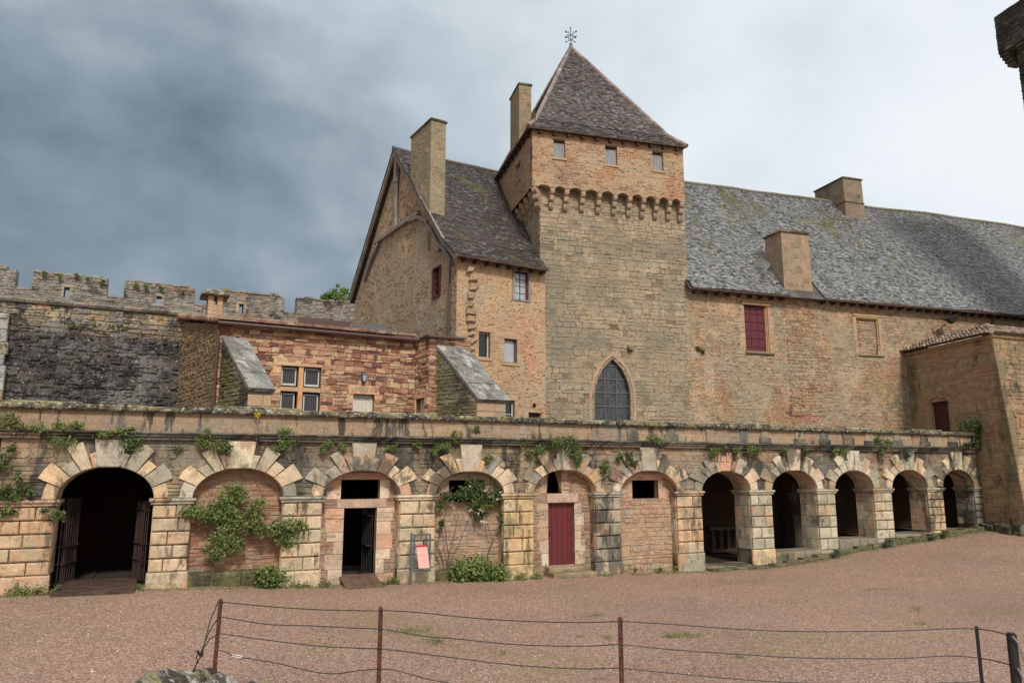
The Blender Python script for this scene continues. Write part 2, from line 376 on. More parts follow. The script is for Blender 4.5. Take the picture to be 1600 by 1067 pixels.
def tiles(mb, e0, u, v, rows, span, wid, expo, pal, n, th=.022, lift=.03):
    """flat roof tiles; span(t) gives the run along the eave at slope distance t"""
    e0, u, v, n = Vector(e0), Vector(u), Vector(v), Vector(n)
    for k in range(rows):
        t = k * expo; a, b = span(t); a2, b2 = span(t + expo)
        x = a - (wid * .5 if k % 2 else 0) * 1.0
        rowj = ru(-.008, .008)
        while x < b:
            w = wid * ru(.8, 1.2); xa, xb = max(x, a), min(x + w - .006, b)
            x += w
            if xb - xa < .03: continue
            l = lift * ru(.6, 1.3); d = ru(-.009, .009) + rowj
            p0 = e0 + u * xa + v * (t + d); p1 = e0 + u * xb + v * (t + d + ru(-.008, .008))
            q0 = e0 + u * xa + v * (t + expo * 1.5); q1 = e0 + u * xb + v * (t + expo * 1.5)
            if a2 > a + .001 or b2 < b - .001:
                q0 = e0 + u * min(max(xa, a2), b2) + v * (t + expo); q1 = e0 + u * max(min(xb, b2), a2) + v * (t + expo)
            T = pick(pal)
            mb.faces([p0 - n * .005, p1 - n * .005, p1 + n * l, p0 + n * (l + ru(-.006, .006)), q1 + n * .004, q0 + n * .004], [(0, 1, 2, 3), (3, 2, 4, 5)], T)
def canal(mb, e0, u, v, n, length, depth, pal, pitch=.2, seg=.36, hip=0):
    e0, u, v, n = Vector(e0), Vector(u), Vector(v), Vector(n)
    c = int(length / pitch)
    for i in range(c):
        for k in range(int(depth / seg) + 1):
            if hip == 1 and length - i * pitch < k * seg + .3: continue
            if hip == -1 and i * pitch < k * seg + .1: continue
            T = pick(pal); r = pitch * .46 * ru(.92, 1.05); j = ru(-.015, .015); dd = ru(-.03, .03)
            pts = []
            for t, rr, hgt in ((k * seg - .05 + dd, r * 1.08, .05), (k * seg + seg, r * .9, .0)):
                for a in range(6):
                    an = math.pi * a / 5
                    pts.append(e0 + u * (i * pitch + pitch / 2 + j - math.cos(an) * rr) + v * t + n * (math.sin(an) * rr * .85 + hgt))
            fs = [(a, a + 1, a + 7, a + 6) for a in range(5)] + [(0, 1, 2, 3, 4, 5)]
            mb.faces(pts, fs, T)
            if k == 0 or True:
                # channel tile between covers
                g = e0 + u * (i * pitch) + v * (k * seg)
                mb.faces([g - u * pitch * .3 + n * .0, g + u * pitch * .3, g + u * pitch * .3 + v * seg, g - u * pitch * .3 + v * seg], [(0, 1, 2, 3)], T)
def left_xf(x0, y0=0.0): return lambda a, b, c: (x0 + b, y0 - a, c)     # a wall face that looks to -x; a = -(depth)

exec_parts = []
# ------------------------------------------------------------------ sky, sun, camera
w = bpy.data.worlds.new("World"); sc.world = w; w.use_nodes = True
nt = NT(w.node_tree)
SUN_EL, SUN_AZ = R(42), R(163)          # azimuth measured clockwise from +Y (straight ahead): behind the right shoulder
sky = nt.n('ShaderNodeTexSky', {'sky_type': 'NISHITA', 'sun_disc': False, 'sun_elevation': SUN_EL, 'sun_rotation': SUN_AZ}).outputs[0]
d = nt.n('ShaderNodeTexCoord').outputs['Generated']
sp = nt.n('ShaderNodeSeparateXYZ', i0=d)
den = nt.math('ADD', nt.math('MAXIMUM', sp.outputs[2], 0.0), .38)
pl = nt.n('ShaderNodeCombineXYZ', i0=nt.math('DIVIDE', sp.outputs[0], den), i1=nt.math('DIVIDE', sp.outputs[1], den), i2=0.0).outputs[0]
n1 = nt.noise(pl, .8, 5, .48, .1)
dd = nt.vmath('MULTIPLY', d, (1, 1, 1.5))
n2 = nt.noise(nt.vmath('ADD', dd, (5.2, 1.7, 3.0)), 3.2, 7, .50, .12)
side = nt.vmath('DOT_PRODUCT', d, (.93, .06, .02))          # the storm stands to the left, the break to the right
val = nt.math('ADD', side, nt.math('MULTIPLY', nt.math('SUBTRACT', n1, .5), 1.1))
val = nt.math('ADD', val, nt.math('MULTIPLY', nt.math('SUBTRACT', n2, .5), 1.15))
n3 = nt.noise(nt.vmath('ADD', dd, (1.2, 8.7, 1.0)), 8.0, 6, .5, .0)
val = nt.math('ADD', val, nt.math('MULTIPLY', nt.math('SUBTRACT', n3, .5), .34))
val = nt.math('ADD', val, nt.math('MULTIPLY', nt.math('SUBTRACT', sp.outputs[2], .30), .55))
rp = nt.n('ShaderNodeValToRGB', i0=nt.math('MULTIPLY_ADD', val, .66, .53))
els = rp.color_ramp.elements
els[0].position = 0.0; els[0].color = (.125, .165, .205, 1)
els[1].position = 1.0; els[1].color = (.94, .98, 1.02, 1)
for p, c in ((.17, (.17, .22, .272)), (.33, (.295, .365, .43)), (.48, (.49, .57, .635)), (.64, (.68, .755, .815)), (.82, (.83, .895, .945))):
    e = els.new(p); e.color = c + (1,)
front = nt.ramp(nt.vmath('DOT_PRODUCT', d, (.25, -.95, .2)), -.1, .7, 0.0, 1.0)      # the open, bright half of the sky behind the viewer
cloud = nt.mix(front, rp.outputs[0], (.95, .94, .92))
bg1 = nt.n('ShaderNodeBackground', Color=sky, Strength=.05)
bg2 = nt.n('ShaderNodeBackground', Color=cloud, Strength=1.0)
ad = nt.n('ShaderNodeMixShader', i0=.93, i1=bg1.outputs[0], i2=bg2.outputs[0])
nt.t.links.new(ad.outputs[0], nt.n('ShaderNodeOutputWorld').inputs[0])
sl = bpy.data.lights.new('sun', 'SUN'); sl.energy = 3.0; sl.angle = R(10); sl.color = (1.0, .93, .83)
so = bpy.data.objects.new('sun', sl); COL.objects.link(so)
sd = Vector((math.sin(SUN_AZ) * math.cos(SUN_EL), math.cos(SUN_AZ) * math.cos(SUN_EL), math.sin(SUN_EL)))
so.rotation_euler = sd.to_track_quat('Z', 'Y').to_euler()
cd = bpy.data.cameras.new('camera'); cam = bpy.data.objects.new('camera', cd); COL.objects.link(cam)
cam.location = (0, 0, EYE); cam.rotation_euler = (math.pi / 2 + PITCH, 0, 0)
cd.sensor_width = 36; cd.lens = 36 * FOC / 1600; cd.clip_end = 2000; cd.clip_start = .1
sc.camera = cam
sc.view_settings.view_transform = 'Standard'; sc.view_settings.look = 'None'; sc.view_settings.exposure = 0; sc.view_settings.gamma = 1

# ------------------------------------------------------------------ ground
def axis(lo, hi, step, far):
    a = [lo + i * step for i in range(int((hi - lo) / step) + 1)]
    return [-far, -far * .4, lo - 12] + a + [hi + 12, far * .4, far]
X = axis(-26, 40, .5, 900); Y = axis(-6, 46, .5, 900)
mb = MB(); nx = len(X)
for y in Y:
    for x in X:
        z = ground_z(x, y)
        if -26 < x < 40 and 4 < y < 46: z += (mnoise.noise((x * .35, y * .35, 1)) * .045 + mnoise.noise((x * 1.3, y * 1.3, 5)) * .014)
        mb.v.append((x, y, z))
for j in range(len(Y) - 1):
    for i in range(nx - 1):
        a = j * nx + i; mb.f.append([a, a + 1, a + nx + 1, a + nx]); mb.t.append((.3, .2, .15))
g = mb.build('courtyard', 'gravel', None, smooth=True); tag(g, 'reddish gravel courtyard sloping up to the right', 'ground', kind='structure')

# ------------------------------------------------------------------ arcade
arc = frthing(FA, 'arcade', 'long rusticated stone arcade with terrace on top running across the courtyard', 'arcade')
PIER = [(-14.2, -13.02), (-11.02, -10.17), (-8.04, -7.05), (-4.98, -3.97), (-1.92, -.95), (1.14, 2.05), (4.17, 5.17), (7.21, 8.15), (10.25, 11.11), (13.07, 14.02), (16.0, 16.88), (18.75, 19.2)]
BAY = [(a[1], b[0]) for a, b in zip(PIER, PIER[1:])]
SPR = 2.5; CROWN = [3.25, 3.22, 3.16, 3.14, 3.18, 3.16, 3.14, 3.17, 3.17, 3.19, 3.2]
TAN = (.60, .42, .235); TANP = (.66, .50, .315); YEL = (.62, .42, .19); PK = (.60, .345, .205); GR = (.40, .365, .275); GR2 = (.27, .255, .205); LT = (.62, .54, .39); DK = (.11, .10, .085)
PPAL = [[(4, TAN), (3, PK), (2, GR)], [(3, TAN), (2, PK), (3, GR), (1, TANP)], [(4, TANP), (2, GR), (1, PK)], [(3, TANP), (3, GR), (1, TAN)], [(6, YEL), (2, TAN), (1, LT)], [(3, GR2), (2, GR), (1, DK), (1, PK)],
        [(4, PK), (4, TANP), (1, LT)], [(4, LT), (3, GR), (1, DK)], [(4, LT), (4, GR), (1, DK)], [(4, LT), (3, GR), (1, PK)], [(3, TAN), (2, GR), (1, PK)], [(3, GR2), (3, DK)]]
def gz(s): return lerp_list(GP, s)
for i, (a, b) in enumerate(PIER):
    pal = PPAL[i]; m = MB(); m.tint = (.11, .08, .055)  # dark core: shadow of the joints put into the colour
    base = gz((a + b) / 2); pt = max(base + .3, .55) if i > 5 else base + .36
    if i >= 8: pt = base + .22
    m.box(a + .02, b - .02, .0, .78, -.6, 2.4)
    W = b - a
    m.block(rect(a - .03, b + .03, base - .35, pt), -.07, .02, .04, pick([(2, GR), (1, TAN)]) if i > 4 else pick_soft(pal, .4))
    n = 5; ch = (2.35 - pt) / n
    for k in range(n):
        z0 = pt + k * ch; f = [.62, .36, .55, .42, .66][(k + i) % 5] + ru(-.03, .03)
        cuts = [a, a + W * f, b] if W > .6 else [a, b]
        for p, q in zip(cuts, cuts[1:]):
            m.block(rect(p + .012, q - .012, z0 + .014, z0 + ch - .014), -.06 - ru(0, .008), .01, .028, pick_soft(pal, .45))
    # dressed courses returning on the jambs
    for xf, e in ((left_xf(a + .02), 0), (lambda x, y, z, b=b: (b - .02 - y, x, z), 1)):
        m.xf = xf; z = pt
        for k in range(5):
            f = ru(.3, .6); ya, yb = (-.78, -.02) if e == 0 else (.02, .78)
            for p, q in ((ya, ya + .76 * f), (ya + .76 * f, yb)):
                m.block(rect(p + .005, q - .005, z + .005, z + ch - .005), -.022, .02, .008, pick(pal + [(3, TAN)]))
            z += ch
    m.xf = None
    po = m.build('pier', 'pier_stone', arc)
    m = MB(); t = pick(pal)
    m.block(rect(a - .05, b + .05, 2.36, 2.43), -.09, .8, .015, t); m.block(rect(a - .09, b + .09, 2.43, 2.5), -.13, .82, .02, jit(t))
    m.build('impost', 'pier_stone', po)
def arch_pts(a, b, crown, n=18, z0=SPR):
    cx, hw = (a + b) / 2, (b - a) / 2
    return [(cx + hw * math.cos(math.pi * k / n), z0 + (crown - z0) * math.sin(math.pi * k / n)) for k in range(n + 1)]   # right to left
lo = [(-14.2, SPR - .06)]
for (a, b), c in zip(BAY, CROWN):
    lo += [(a, SPR - .06)] + arch_pts(a, b, c)[::-1] + [(b, SPR - .06)]
lo += [(19.2, SPR - .06), (19.2, 3.94), (-14.2, 3.94)]
m = MB(); m.tint = (.29, .205, .14)
m.panel([lo], 0.0); m.panel([lo], .78)
stonework(m, [lo], 0.0, (.09, .24), (.18, .6), .022, .018, [(4, (.37, .27, .165)), (2, (.36, .22, .14)), (3, (.30, .255, .175)), (1, (.26, .14, .095)), (1, (.16, .14, .10))], keep=.85, rough=.3)
m.build('spandrel_wall', 'spandrel_stone', arc)
for i, ((a, b), c) in enumerate(zip(BAY, CROWN)):
    cx, hw, r = (a + b) / 2, (b - a) / 2, c - SPR
    Ls = [.30, .56, .34, .62, .36]
    pal = PPAL[i] + PPAL[i + 1] + [(3, TANP), (2, LT), (1, GR2)]
    def ptat(deg, L):
        x, z = cx + hw * math.cos(R(deg)), SPR + r * math.sin(R(deg))
        dx, dz = x - cx, (z - (SPR - .16)) if 1 < deg < 179 else 0
        q = math.hypot(dx, dz); return (x + dx / q * L, z + dz / q * L)
    key = 8.5 if hw > .97 else 9
    for side in (0, 1):
        m = MB(); ph = [0, 20 + ru(-2, 2), 41 + ru(-2, 2), 56 + ru(-2, 2), 71 + ru(-1.5, 1.5), 80]
        for k in range(5):
            p0, p1 = ph[k], ph[k + 1] if k < 4 else 90 - 10.5
            e = .28; p0 += e; p1 -= e
            if side: p0, p1 = 180 - p1, 180 - p0
            L = Ls[k] * ru(.86, 1.1); n_ = [ptat(p0 + (p1 - p0) * t / 3, 0) for t in range(4)]
            o = n_[::-1] + [ptat(p0 + ru(0, .8), L * ru(.94, 1.03)), ptat((p0 + p1) / 2, L * ru(.98, 1.04)), ptat(p1 - ru(0, .8), L * ru(.94, 1.03))]
            m.block(o, -.085 - ru(0, .025), .02, .022, pick_soft(pal, .95))
        m.build('arch_voussoirs', 'pier_stone', arc)
    m = MB(); kw = .25 if hw > .97 else .24; kt = .335
    if i == 6:   # carved, broken keystone
        m.block([(cx - .2, c - .0), (cx + .2, c - .0), (cx + .26, c + .3), (cx - .26, c + .3)], -.07, .02, .03, jit(PK))
        for q in range(5): m.block([(cx - .3 + q * .12, c + .3), (cx - .2 + q * .12, c + .3), (cx - .19 + q * .12, c + .3 + ru(.15, .32)), (cx - .28 + q * .12, c + .3 + ru(.2, .34))], -.06 - ru(0, .05), .02, .02, jit(PK))
    else:
        m.block([(cx - kw, c - .015), (cx + kw, c - .015), (cx + kt, 3.885 - (.06 if i == 4 else 0)), (cx - kt, 3.885 - (.06 if i == 4 else 0))], -.13, .02, .025, jit(random.choice([LT, GR, TANP, LT]) if i != 5 else GR, .2))
    m.build('keystone', 'pier_stone', arc)
    m = MB(); P = arch_pts(a, b, c, 12)
    dep = .78 
    for k in range(12):
        y = .0
        while y < dep - .01:
            y2 = min(dep, y + ru(.28, .5)) if dep - y > .55 else dep
            m.face([(P[k][0], y, P[k][1]), (P[k + 1][0], y, P[k + 1][1]), (P[k + 1][0], y2, P[k + 1][1]), (P[k][0], y2, P[k][1])], pick([(3, TAN), (2, PK), (1, GR)])); y = y2
    m.face([(a, 0, SPR - .08), (a, .78, SPR - .08), (a, .78, SPR), (a, 0, SPR)], TAN); m.face([(b, 0, SPR - .08), (b, .78, SPR - .08), (b, .78, SPR), (b, 0, SPR)], TAN)
    m.build('arch_soffit', 'pier_stone', arc)
# string course, parapet, coping
m = MB(); x = -14.4
while x < 19.2:
    x2 = min(19.25, x + ru(.8, 1.5)); t = pick([(3, (.16, .145, .115)), (2, (.28, .21, .15)), (3, (.07, .065, .058))])
    m.block(rect(x, x2 - .006, 3.885, 3.96), -.13, .3, .012, t); m.block(rect(x, x2 - .006, 3.96, 4.02), -.2, .3, .02, jit(t)); m.block(rect(x, x2 - .004, 4.02, 4.075), -.25 - ru(0, .02), .3, .02, jit((.055, .052, .045)))
    x = x2
m.build('string_course', 'parapet_stone', arc)
m = MB(); m.tint = (.34, .24, .16); m.box(-14.4, 19.2, -.04, .30, 4.07, 4.56)
x = -14.4; k = 0
while x < 19.2:
    x2 = min(19.2, x + ru(.55, 1.35))
    if x > 1.5 and k % 2:
        x2 = min(19.2, x + ru(.32, .42)); m.block(rect(x, x2, 4.08, 4.55), -.085, .0, .02, pick([(2, (.10, .09, .08)), (2, (.27, .21, .14)), (1, (.36, .26, .16))]))
        if rnd() < .6: m.block(rect(x - .1, x2 + .1, 4.075, 4.075 + ru(.18, .26)), -.10, .0, .02, (.06, .057, .05))
    elif x < -5.5 and rnd() < .8: pass
    elif x > -5.5 and rnd() < .55: m.block(rect(x + .02, x2 - .02, 4.08, 4.08 + ru(.2, .3)), -.06, .0, .02, pick([(2, (.42, .29, .15)), (2, (.36, .25, .15))]))
    else: stonework(m, [rect(x + .01, x2 - .01, 4.08, 4.55)], -.04, (.1, .24), (.25, .7), .012, .012, [(3, (.35, .23, .15)), (3, (.33, .25, .17)), (1, (.37, .19, .12))])
    x = x2; k += 1
m.build('parapet', 'parapet_stone', arc)
m = MB(); x = -14.5; k = 0
while x < 19.2:
    x2 = min(19.25, x + ru(.9, 2.0)); y0 = ru(-.01, .02)
    m.block(rect(x, x2 - .012, 4.55, 4.68 + y0), -.17 - ru(0, .03), .42, .035, pick([(2, (.13, .12, .085)), (2, (.09, .085, .07)), (1, (.2, .185, .14))]))
    if k % 3 == 0: m.block(rect(x + .05, min(x2 + .6, 19.2), 4.67 + y0, 4.73 + y0), -.13, .3, .02, pick([(1, (.42, .38, .27)), (1, (.3, .28, .12))]))
    x = x2; k += 1
m.build('coping', 'coping_stone', arc)
# terrace and the rooms under it
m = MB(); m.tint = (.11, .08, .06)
bk = [(-14.4, 9.4), (-4, 9.4), (-3.5, 6.5), (4.5, 5.2), (19.1, 3.0)]
top = [(-14.4, .3)] + bk + [(19.1, .3)]
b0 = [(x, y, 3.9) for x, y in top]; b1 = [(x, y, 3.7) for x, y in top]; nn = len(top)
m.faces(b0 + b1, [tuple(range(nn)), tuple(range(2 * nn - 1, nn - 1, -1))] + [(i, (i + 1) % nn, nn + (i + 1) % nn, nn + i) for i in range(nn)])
m.build('terrace_slab', 'room_plaster_dim', arc)
m = MB(); m.tint = (.05, .031, .019)  # near-black tint paints the shade of the deep rooms
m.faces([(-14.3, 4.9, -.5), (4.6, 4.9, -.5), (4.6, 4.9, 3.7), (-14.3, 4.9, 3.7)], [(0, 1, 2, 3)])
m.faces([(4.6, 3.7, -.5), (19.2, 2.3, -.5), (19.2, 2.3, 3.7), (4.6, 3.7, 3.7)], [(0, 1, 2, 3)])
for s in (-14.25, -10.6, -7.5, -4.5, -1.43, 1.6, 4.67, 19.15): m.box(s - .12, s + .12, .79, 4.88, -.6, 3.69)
m.build('inner_walls', 'room_plaster_dim', arc)
m = MB(); x = -14.2  # dark floor added over the bright gravel, shade put into its colour
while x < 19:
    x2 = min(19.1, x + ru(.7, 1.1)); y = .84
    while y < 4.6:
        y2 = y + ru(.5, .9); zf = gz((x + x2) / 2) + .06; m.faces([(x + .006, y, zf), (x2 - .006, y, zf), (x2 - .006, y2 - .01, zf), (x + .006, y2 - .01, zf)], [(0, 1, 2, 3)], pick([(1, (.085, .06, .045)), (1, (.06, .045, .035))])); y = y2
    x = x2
m.build('floor_slabs', 'room_plaster_dim', arc)
# thresholds under the open arches at the right
for i, yy in ((6, 884), (7, 862), (8, 842), (9, 832), (10, 826)):
    a, b = BAY[i]; z = FA.px(*[(0, 0), (0, 0), (0, 0), (0, 0), (0, 0), (0, 0), (1130, 884), (1238, 861), (1328, 842), (1412, 834), (1490, 828)][i])[1]
    z = max(z, gz((a + b) / 2) + .05)
    m = MB(); x = a
    while x < b - .05:
        x2 = min(b, x + ru(.5, 1.0))
        m.block(rect(x + .004, x2 - .004, -.4, z + ru(-.01, .01)), -.10, .85, .03, pick([(2, (.24, .20, .13)), (1, (.16, .15, .09))])); x = x2
    m.build('threshold', 'spandrel_stone', arc)
m = MB(); x = 5.2          # mossy ledge along the foot of the right-hand piers
while x < 19.2:
    x2 = x + ru(.5, 1.1); zt = gz(x) + .05 + .16 * min(1, max(0, (x - 7) / 3))
    m.block(rect(x, x2 - .01, gz(x) - .4, zt + ru(-.02, .02)), -.34 - ru(0, .07), .0, .04, pick([(2, (.15, .135, .08)), (1, (.22, .18, .11))])); x = x2
m.build('foot_ledge', 'mossy_rubble', arc)

# blocked bays
IY = .30
IP = lambda x, y: FA.px(x, y, IY)
def infill(i, holes, pal, hr=(.08, .17), wr=(.15, .4), relief=.02, gap=.022):
    a, b = BAY[i]; c = CROWN[i]
    lp = [(a, -.4), (b, -.4)] + arch_pts(a, b, c)
    m = MB(); m.tint = (.33, .22, .155)
    m.panel([lp] + holes, IY, .22)
    stonework(m, [lp] + holes, IY, hr, wr, relief, gap, pal, rough=.32)
    return m
def px_rect(P, x0, y0, x1, y1):
    a, b = P(x0, y1), P(x1, y0); return rect(a[0], b[0], a[1], b[1])
def jambs(m, r, y, pal, lint=.22, wmin=.14, wmax=.34, proud=.018, h=(.22, .42), sides=(1, 1), zmin=None, lpal=None):
    x0, z0, x1, z1 = r[0][0], r[0][1], r[2][0], r[2][1]
    for sgn, e in ((-1, x0), (1, x1)):
        if not sides[0 if sgn < 0 else 1]: continue
        z = z0
        while z < z1 - .02:
            z2 = min(z1, z + ru(*h)); z2 = z1 if z1 - z2 < .1 else z2; w_ = ru(wmin, wmax)
            q = rect(min(e, e + sgn * w_), max(e, e + sgn * w_), z + .004, z2 - .004)
            m.block(q, y - proud, y + .1, .012, pick(pal)); z = z2
    if lint: m.block(rect(x0 - wmin * 1.1, x1 + wmin * 1.1, z1 + .004, z1 + lint), y - proud - .004, y + .1, .014, pick(lpal or pal))
PINKS = [(4, (.64, .46, .32)), (2, (.68, .53, .38)), (1, (.60, .35, .22))]
BRK = [(4, (.40, .20, .115)), (3, (.36, .15, .09)), (2, (.44, .27, .16)), (2, (.33, .24, .15))]
RUB = [(4, (.36, .235, .15)), (3, (.36, .19, .125)), (2, (.32, .25, .18)), (1, (.26, .12, .085))]
m = infill(1, [], BRK, (.07, .14), (.15, .38)); m.build('infill_wall', 'infill_stone', arc)
# bay with open doorway and light above
dr = px_rect(IP, 533, 793, 589, 915); tr = px_rect(IP, 532, 749, 594, 780)
m = infill(2, [dr, tr], RUB); jambs(m, dr, IY, PINKS, .0, .2, .52, .025); jambs(m, tr, IY, PINKS, .20, .24, .40, .025)
m.block(rect(dr[0][0] - .2, dr[1][0] + .25, dr[2][1] + .005, tr[0][1] - .005), IY - .03, IY + .2, .012, jit((.55, .36, .25)))
iw = m.build('infill_wall', 'infill_stone', arc)
dd = MB(); x = dr[1][0] - .05; y = IY + .25
for k in range(7): dd.tube([(x - .02 * k, y + k * .1, dr[0][1] + .05), (x - .02 * k, y + k * .1, dr[2][1] - .04)], .012, 5)
for z in (.18, .95, 1.75): dd.box(x - .14, x + .02, y, y + .62, dr[0][1] + z, dr[0][1] + z + .035)
dd.build('iron_gate', 'iron', arc)
# bay with roses and small window
wr_ = px_rect(IP, 701, 750, 757, 784)
m = infill(3, [wr_], [(4, (.44, .29, .19)), (2, (.40, .24, .165)), (2, (.36, .28, .2))]); jambs(m, wr_, IY, [(3, (.50, .36, .24)), (1, LT)], .2, .14, .3); m.build('infill_wall', 'infill_stone', arc)
# bay with the red door
rd = px_rect(IP, 857, 785, 897, 884); uw = px_rect(IP, 854, 734, 877, 771)
m = infill(4, [rd, uw], RUB); jambs(m, rd, IY, [(3, (.50, .36, .24)), (2, LT), (1, (.5, .33, .2))], 0, .2, .42, .02)
jambs(m, uw, IY, [(3, (.50, .36, .24)), (2, (.50, .31, .21))], 0, .2, .3)
m.block(rect(rd[0][0] - .06, rd[1][0] + .12, rd[2][1] + .004, uw[0][1] - .004), IY - .06, IY + .2, .02, jit((.55, .40, .29)))
m.build('infill_wall', 'infill_stone', arc)
dm = MB(); x0, x1, z0, z1 = rd[0][0], rd[1][0], rd[0][1], rd[2][1]
n = 5
for k in range(n):
    a, b = x0 + (x1 - x0) * k / n, x0 + (x1 - x0) * (k + 1) / n
    dm.block(rect(a + .003, b - .003, z0, z1 - .01), IY + .12, IY + .17, .007)
do = dm.build('door', 'red_door_paint', arc); do['label'] = 'dark red plank door'
hm = MB(); hm.box(x0 + .08, x0 + .12, IY + .09, IY + .12, z0 + .85, z0 + .97); hm.tube([(x0 + .1, IY + .1, z0 + .93), (x0 + .1, IY + .05, z0 + .93), (x0 + .18, IY + .05, z0 + .93)], .01, 6); hm.build('handle', 'iron', do)
# bay with plain rubble and small window
bw = px_rect(IP, 988, 750, 1028, 779)
m = infill(5, [bw], [(4, (.44, .29, .17)), (3, (.46, .26, .17)), (2, (.40, .31, .21))], (.09, .2)); jambs(m, bw, IY, [(3, (.52, .38, .26)), (2, PK)], .2, .16, .34); m.build('infill_wall', 'infill_stone', arc)
# low plinth under the two planted bays
for (a, b), zt in ((BAY[1], .30), (BAY[3], .26)):
    x = a; m = MB()
    while x < b:
        x2 = min(b, x + ru(.5, .9)); m.block(rect(x, x2 - .01, -.2, gz(a) + zt), -.02, IY, .03, pick([(1, (.13, .105, .07)), (1, (.2, .16, .11))])); x = x2
    m.build('planting_kerb', 'mossy_rubble', arc)
# folding grille gate in the big left arch
gzb = gz(-12)
for hinge, e, nm in ((-12.98, 1, 0), (-11.06, -1, 1)):
    m = MB(); lean = .30 * e
    for part in range(2):
        for k in range(6):
            t = (k + .5) / 6; y = .55 + .05 * part + t * .75; xx = hinge + e * .03 + lean * t * (1 if part == 0 else .72) + e * .10 * part
            m.tube([(xx, y, gzb + .05), (xx, y, 2.5 if e > 0 else 2.42)], .014, 5)
        for z in (gzb + .12, gzb + .55, 1.4, 2.2, 2.4):
            m.tube([(hinge + e * (.02 + .1 * part), .52 + .05 * part, z), (hinge + e * (.05 + .1 * part) + lean * (1 if part == 0 else .72), 1.34, z)], .02, 4)
    m.build('iron_gate', 'gate_iron', arc)
# ------------------------------------------------------------------ shared helpers for the buildings behind
def tile_quad(mb, p0, p1, q1, q0, wid, expo, pal, lift=.03):
    p0, p1, q1, q0 = map(Vector, (p0, p1, q1, q0))
    u = (p1 - p0).normalized(); W0 = (p1 - p0).length; a = q0 - p0; v = a - u * a.dot(u); L = v.length; v.normalize()
    n = u.cross(v)
    if n.z < 0: n = -n
    s0, s1 = (q0 - p0).dot(u), (q1 - p0).dot(u)
    mb.faces([p0, p1, q1, q0] if (q1 - q0).length > .01 else [p0, p1, q0], [(0, 1, 2, 3)] if (q1 - q0).length > .01 else [(0, 1, 2)], (.03, .028, .026))
    tiles(mb, p0 + n * .012, u, v, int(L / expo), lambda t: (s0 * t / L, W0 + (s1 - W0) * t / L), wid, expo, pal, n, lift=lift)
def sag(v, k=1.0): return (v[0], v[1], v[2] + k * (mnoise.noise((v[0] * .22, v[1] * .2, 3)) * .13 + mnoise.noise((v[0] * .8, v[1] * .5, 8)) * .03))
def repair(m, cx, cz, w_, h_, tint, y=-.006, n=22):
    """an irregular patch of old render or brick, a few millimetres proud of the wall"""
    sd = ru(0, 50); o = []
    for k in range(n):
        a = 2 * math.pi * k / n; ca, sa = math.cos(a), math.sin(a)
        ca, sa = math.copysign(abs(ca) ** .7, ca), math.copysign(abs(sa) ** .7, sa)
        d = 1 + .28 * mnoise.noise((math.cos(a) * 1.6 + sd, math.sin(a) * 1.6, 0)) + ru(-.07, .07); o.append((cx + ca * d * w_ / 2, cz + sa * d * h_ / 2))
    m.block(o, y, y + .03, .004, tint)
def wall_xf(p, q):
    """wall face from p to q (seen with p on the left): a runs along, b goes in, c is height"""
    dx, dy = q[0] - p[0], q[1] - p[1]; L = math.hypot(dx, dy); dx /= L; dy /= L
    return lambda a, b, c: (p[0] + dx * a - dy * b, p[1] + dy * a + dx * b, c)
def glazed(parent, name, r, y, nx, nz, frame, pane, fw=.05, mw=.022, rec=.14, label=None, hole_d=None):
    """a window in the opening r: frame with its bars, pane behind it as a sub-part"""
    x0, z0, x1, z1 = r[0][0], r[0][1], r[2][0], r[2][1]; m = MB(); ya, yb = y + rec, y + rec + .05
    m.box(x0, x0 + fw, ya, yb, z0, z1); m.box(x1 - fw, x1, ya, yb, z0, z1)
    m.box(x0 + fw, x1 - fw, ya + .002, yb, z1 - fw, z1); m.box(x0 + fw, x1 - fw, ya + .002, yb, z0, z0 + fw)
    for k in range(1, nx): c = x0 + (x1 - x0) * k / nx; m.box(c - mw, c + mw, ya + .006, yb - .004, z0 + fw, z1 - fw)
    for k in range(1, nz): c = z0 + (z1 - z0) * k / nz; m.box(x0 + fw, x1 - fw, ya + .010, yb - .008, c - mw * .7, c + mw * .7)
    o = m.build(name, frame, parent)
    if label: o['label'] = label
    p = MB(); p.box(x0 + .005, x1 - .005, ya + .022, ya + .030, z0 + .005, z1 - .005); p.build('pane', pane, o)
    return o
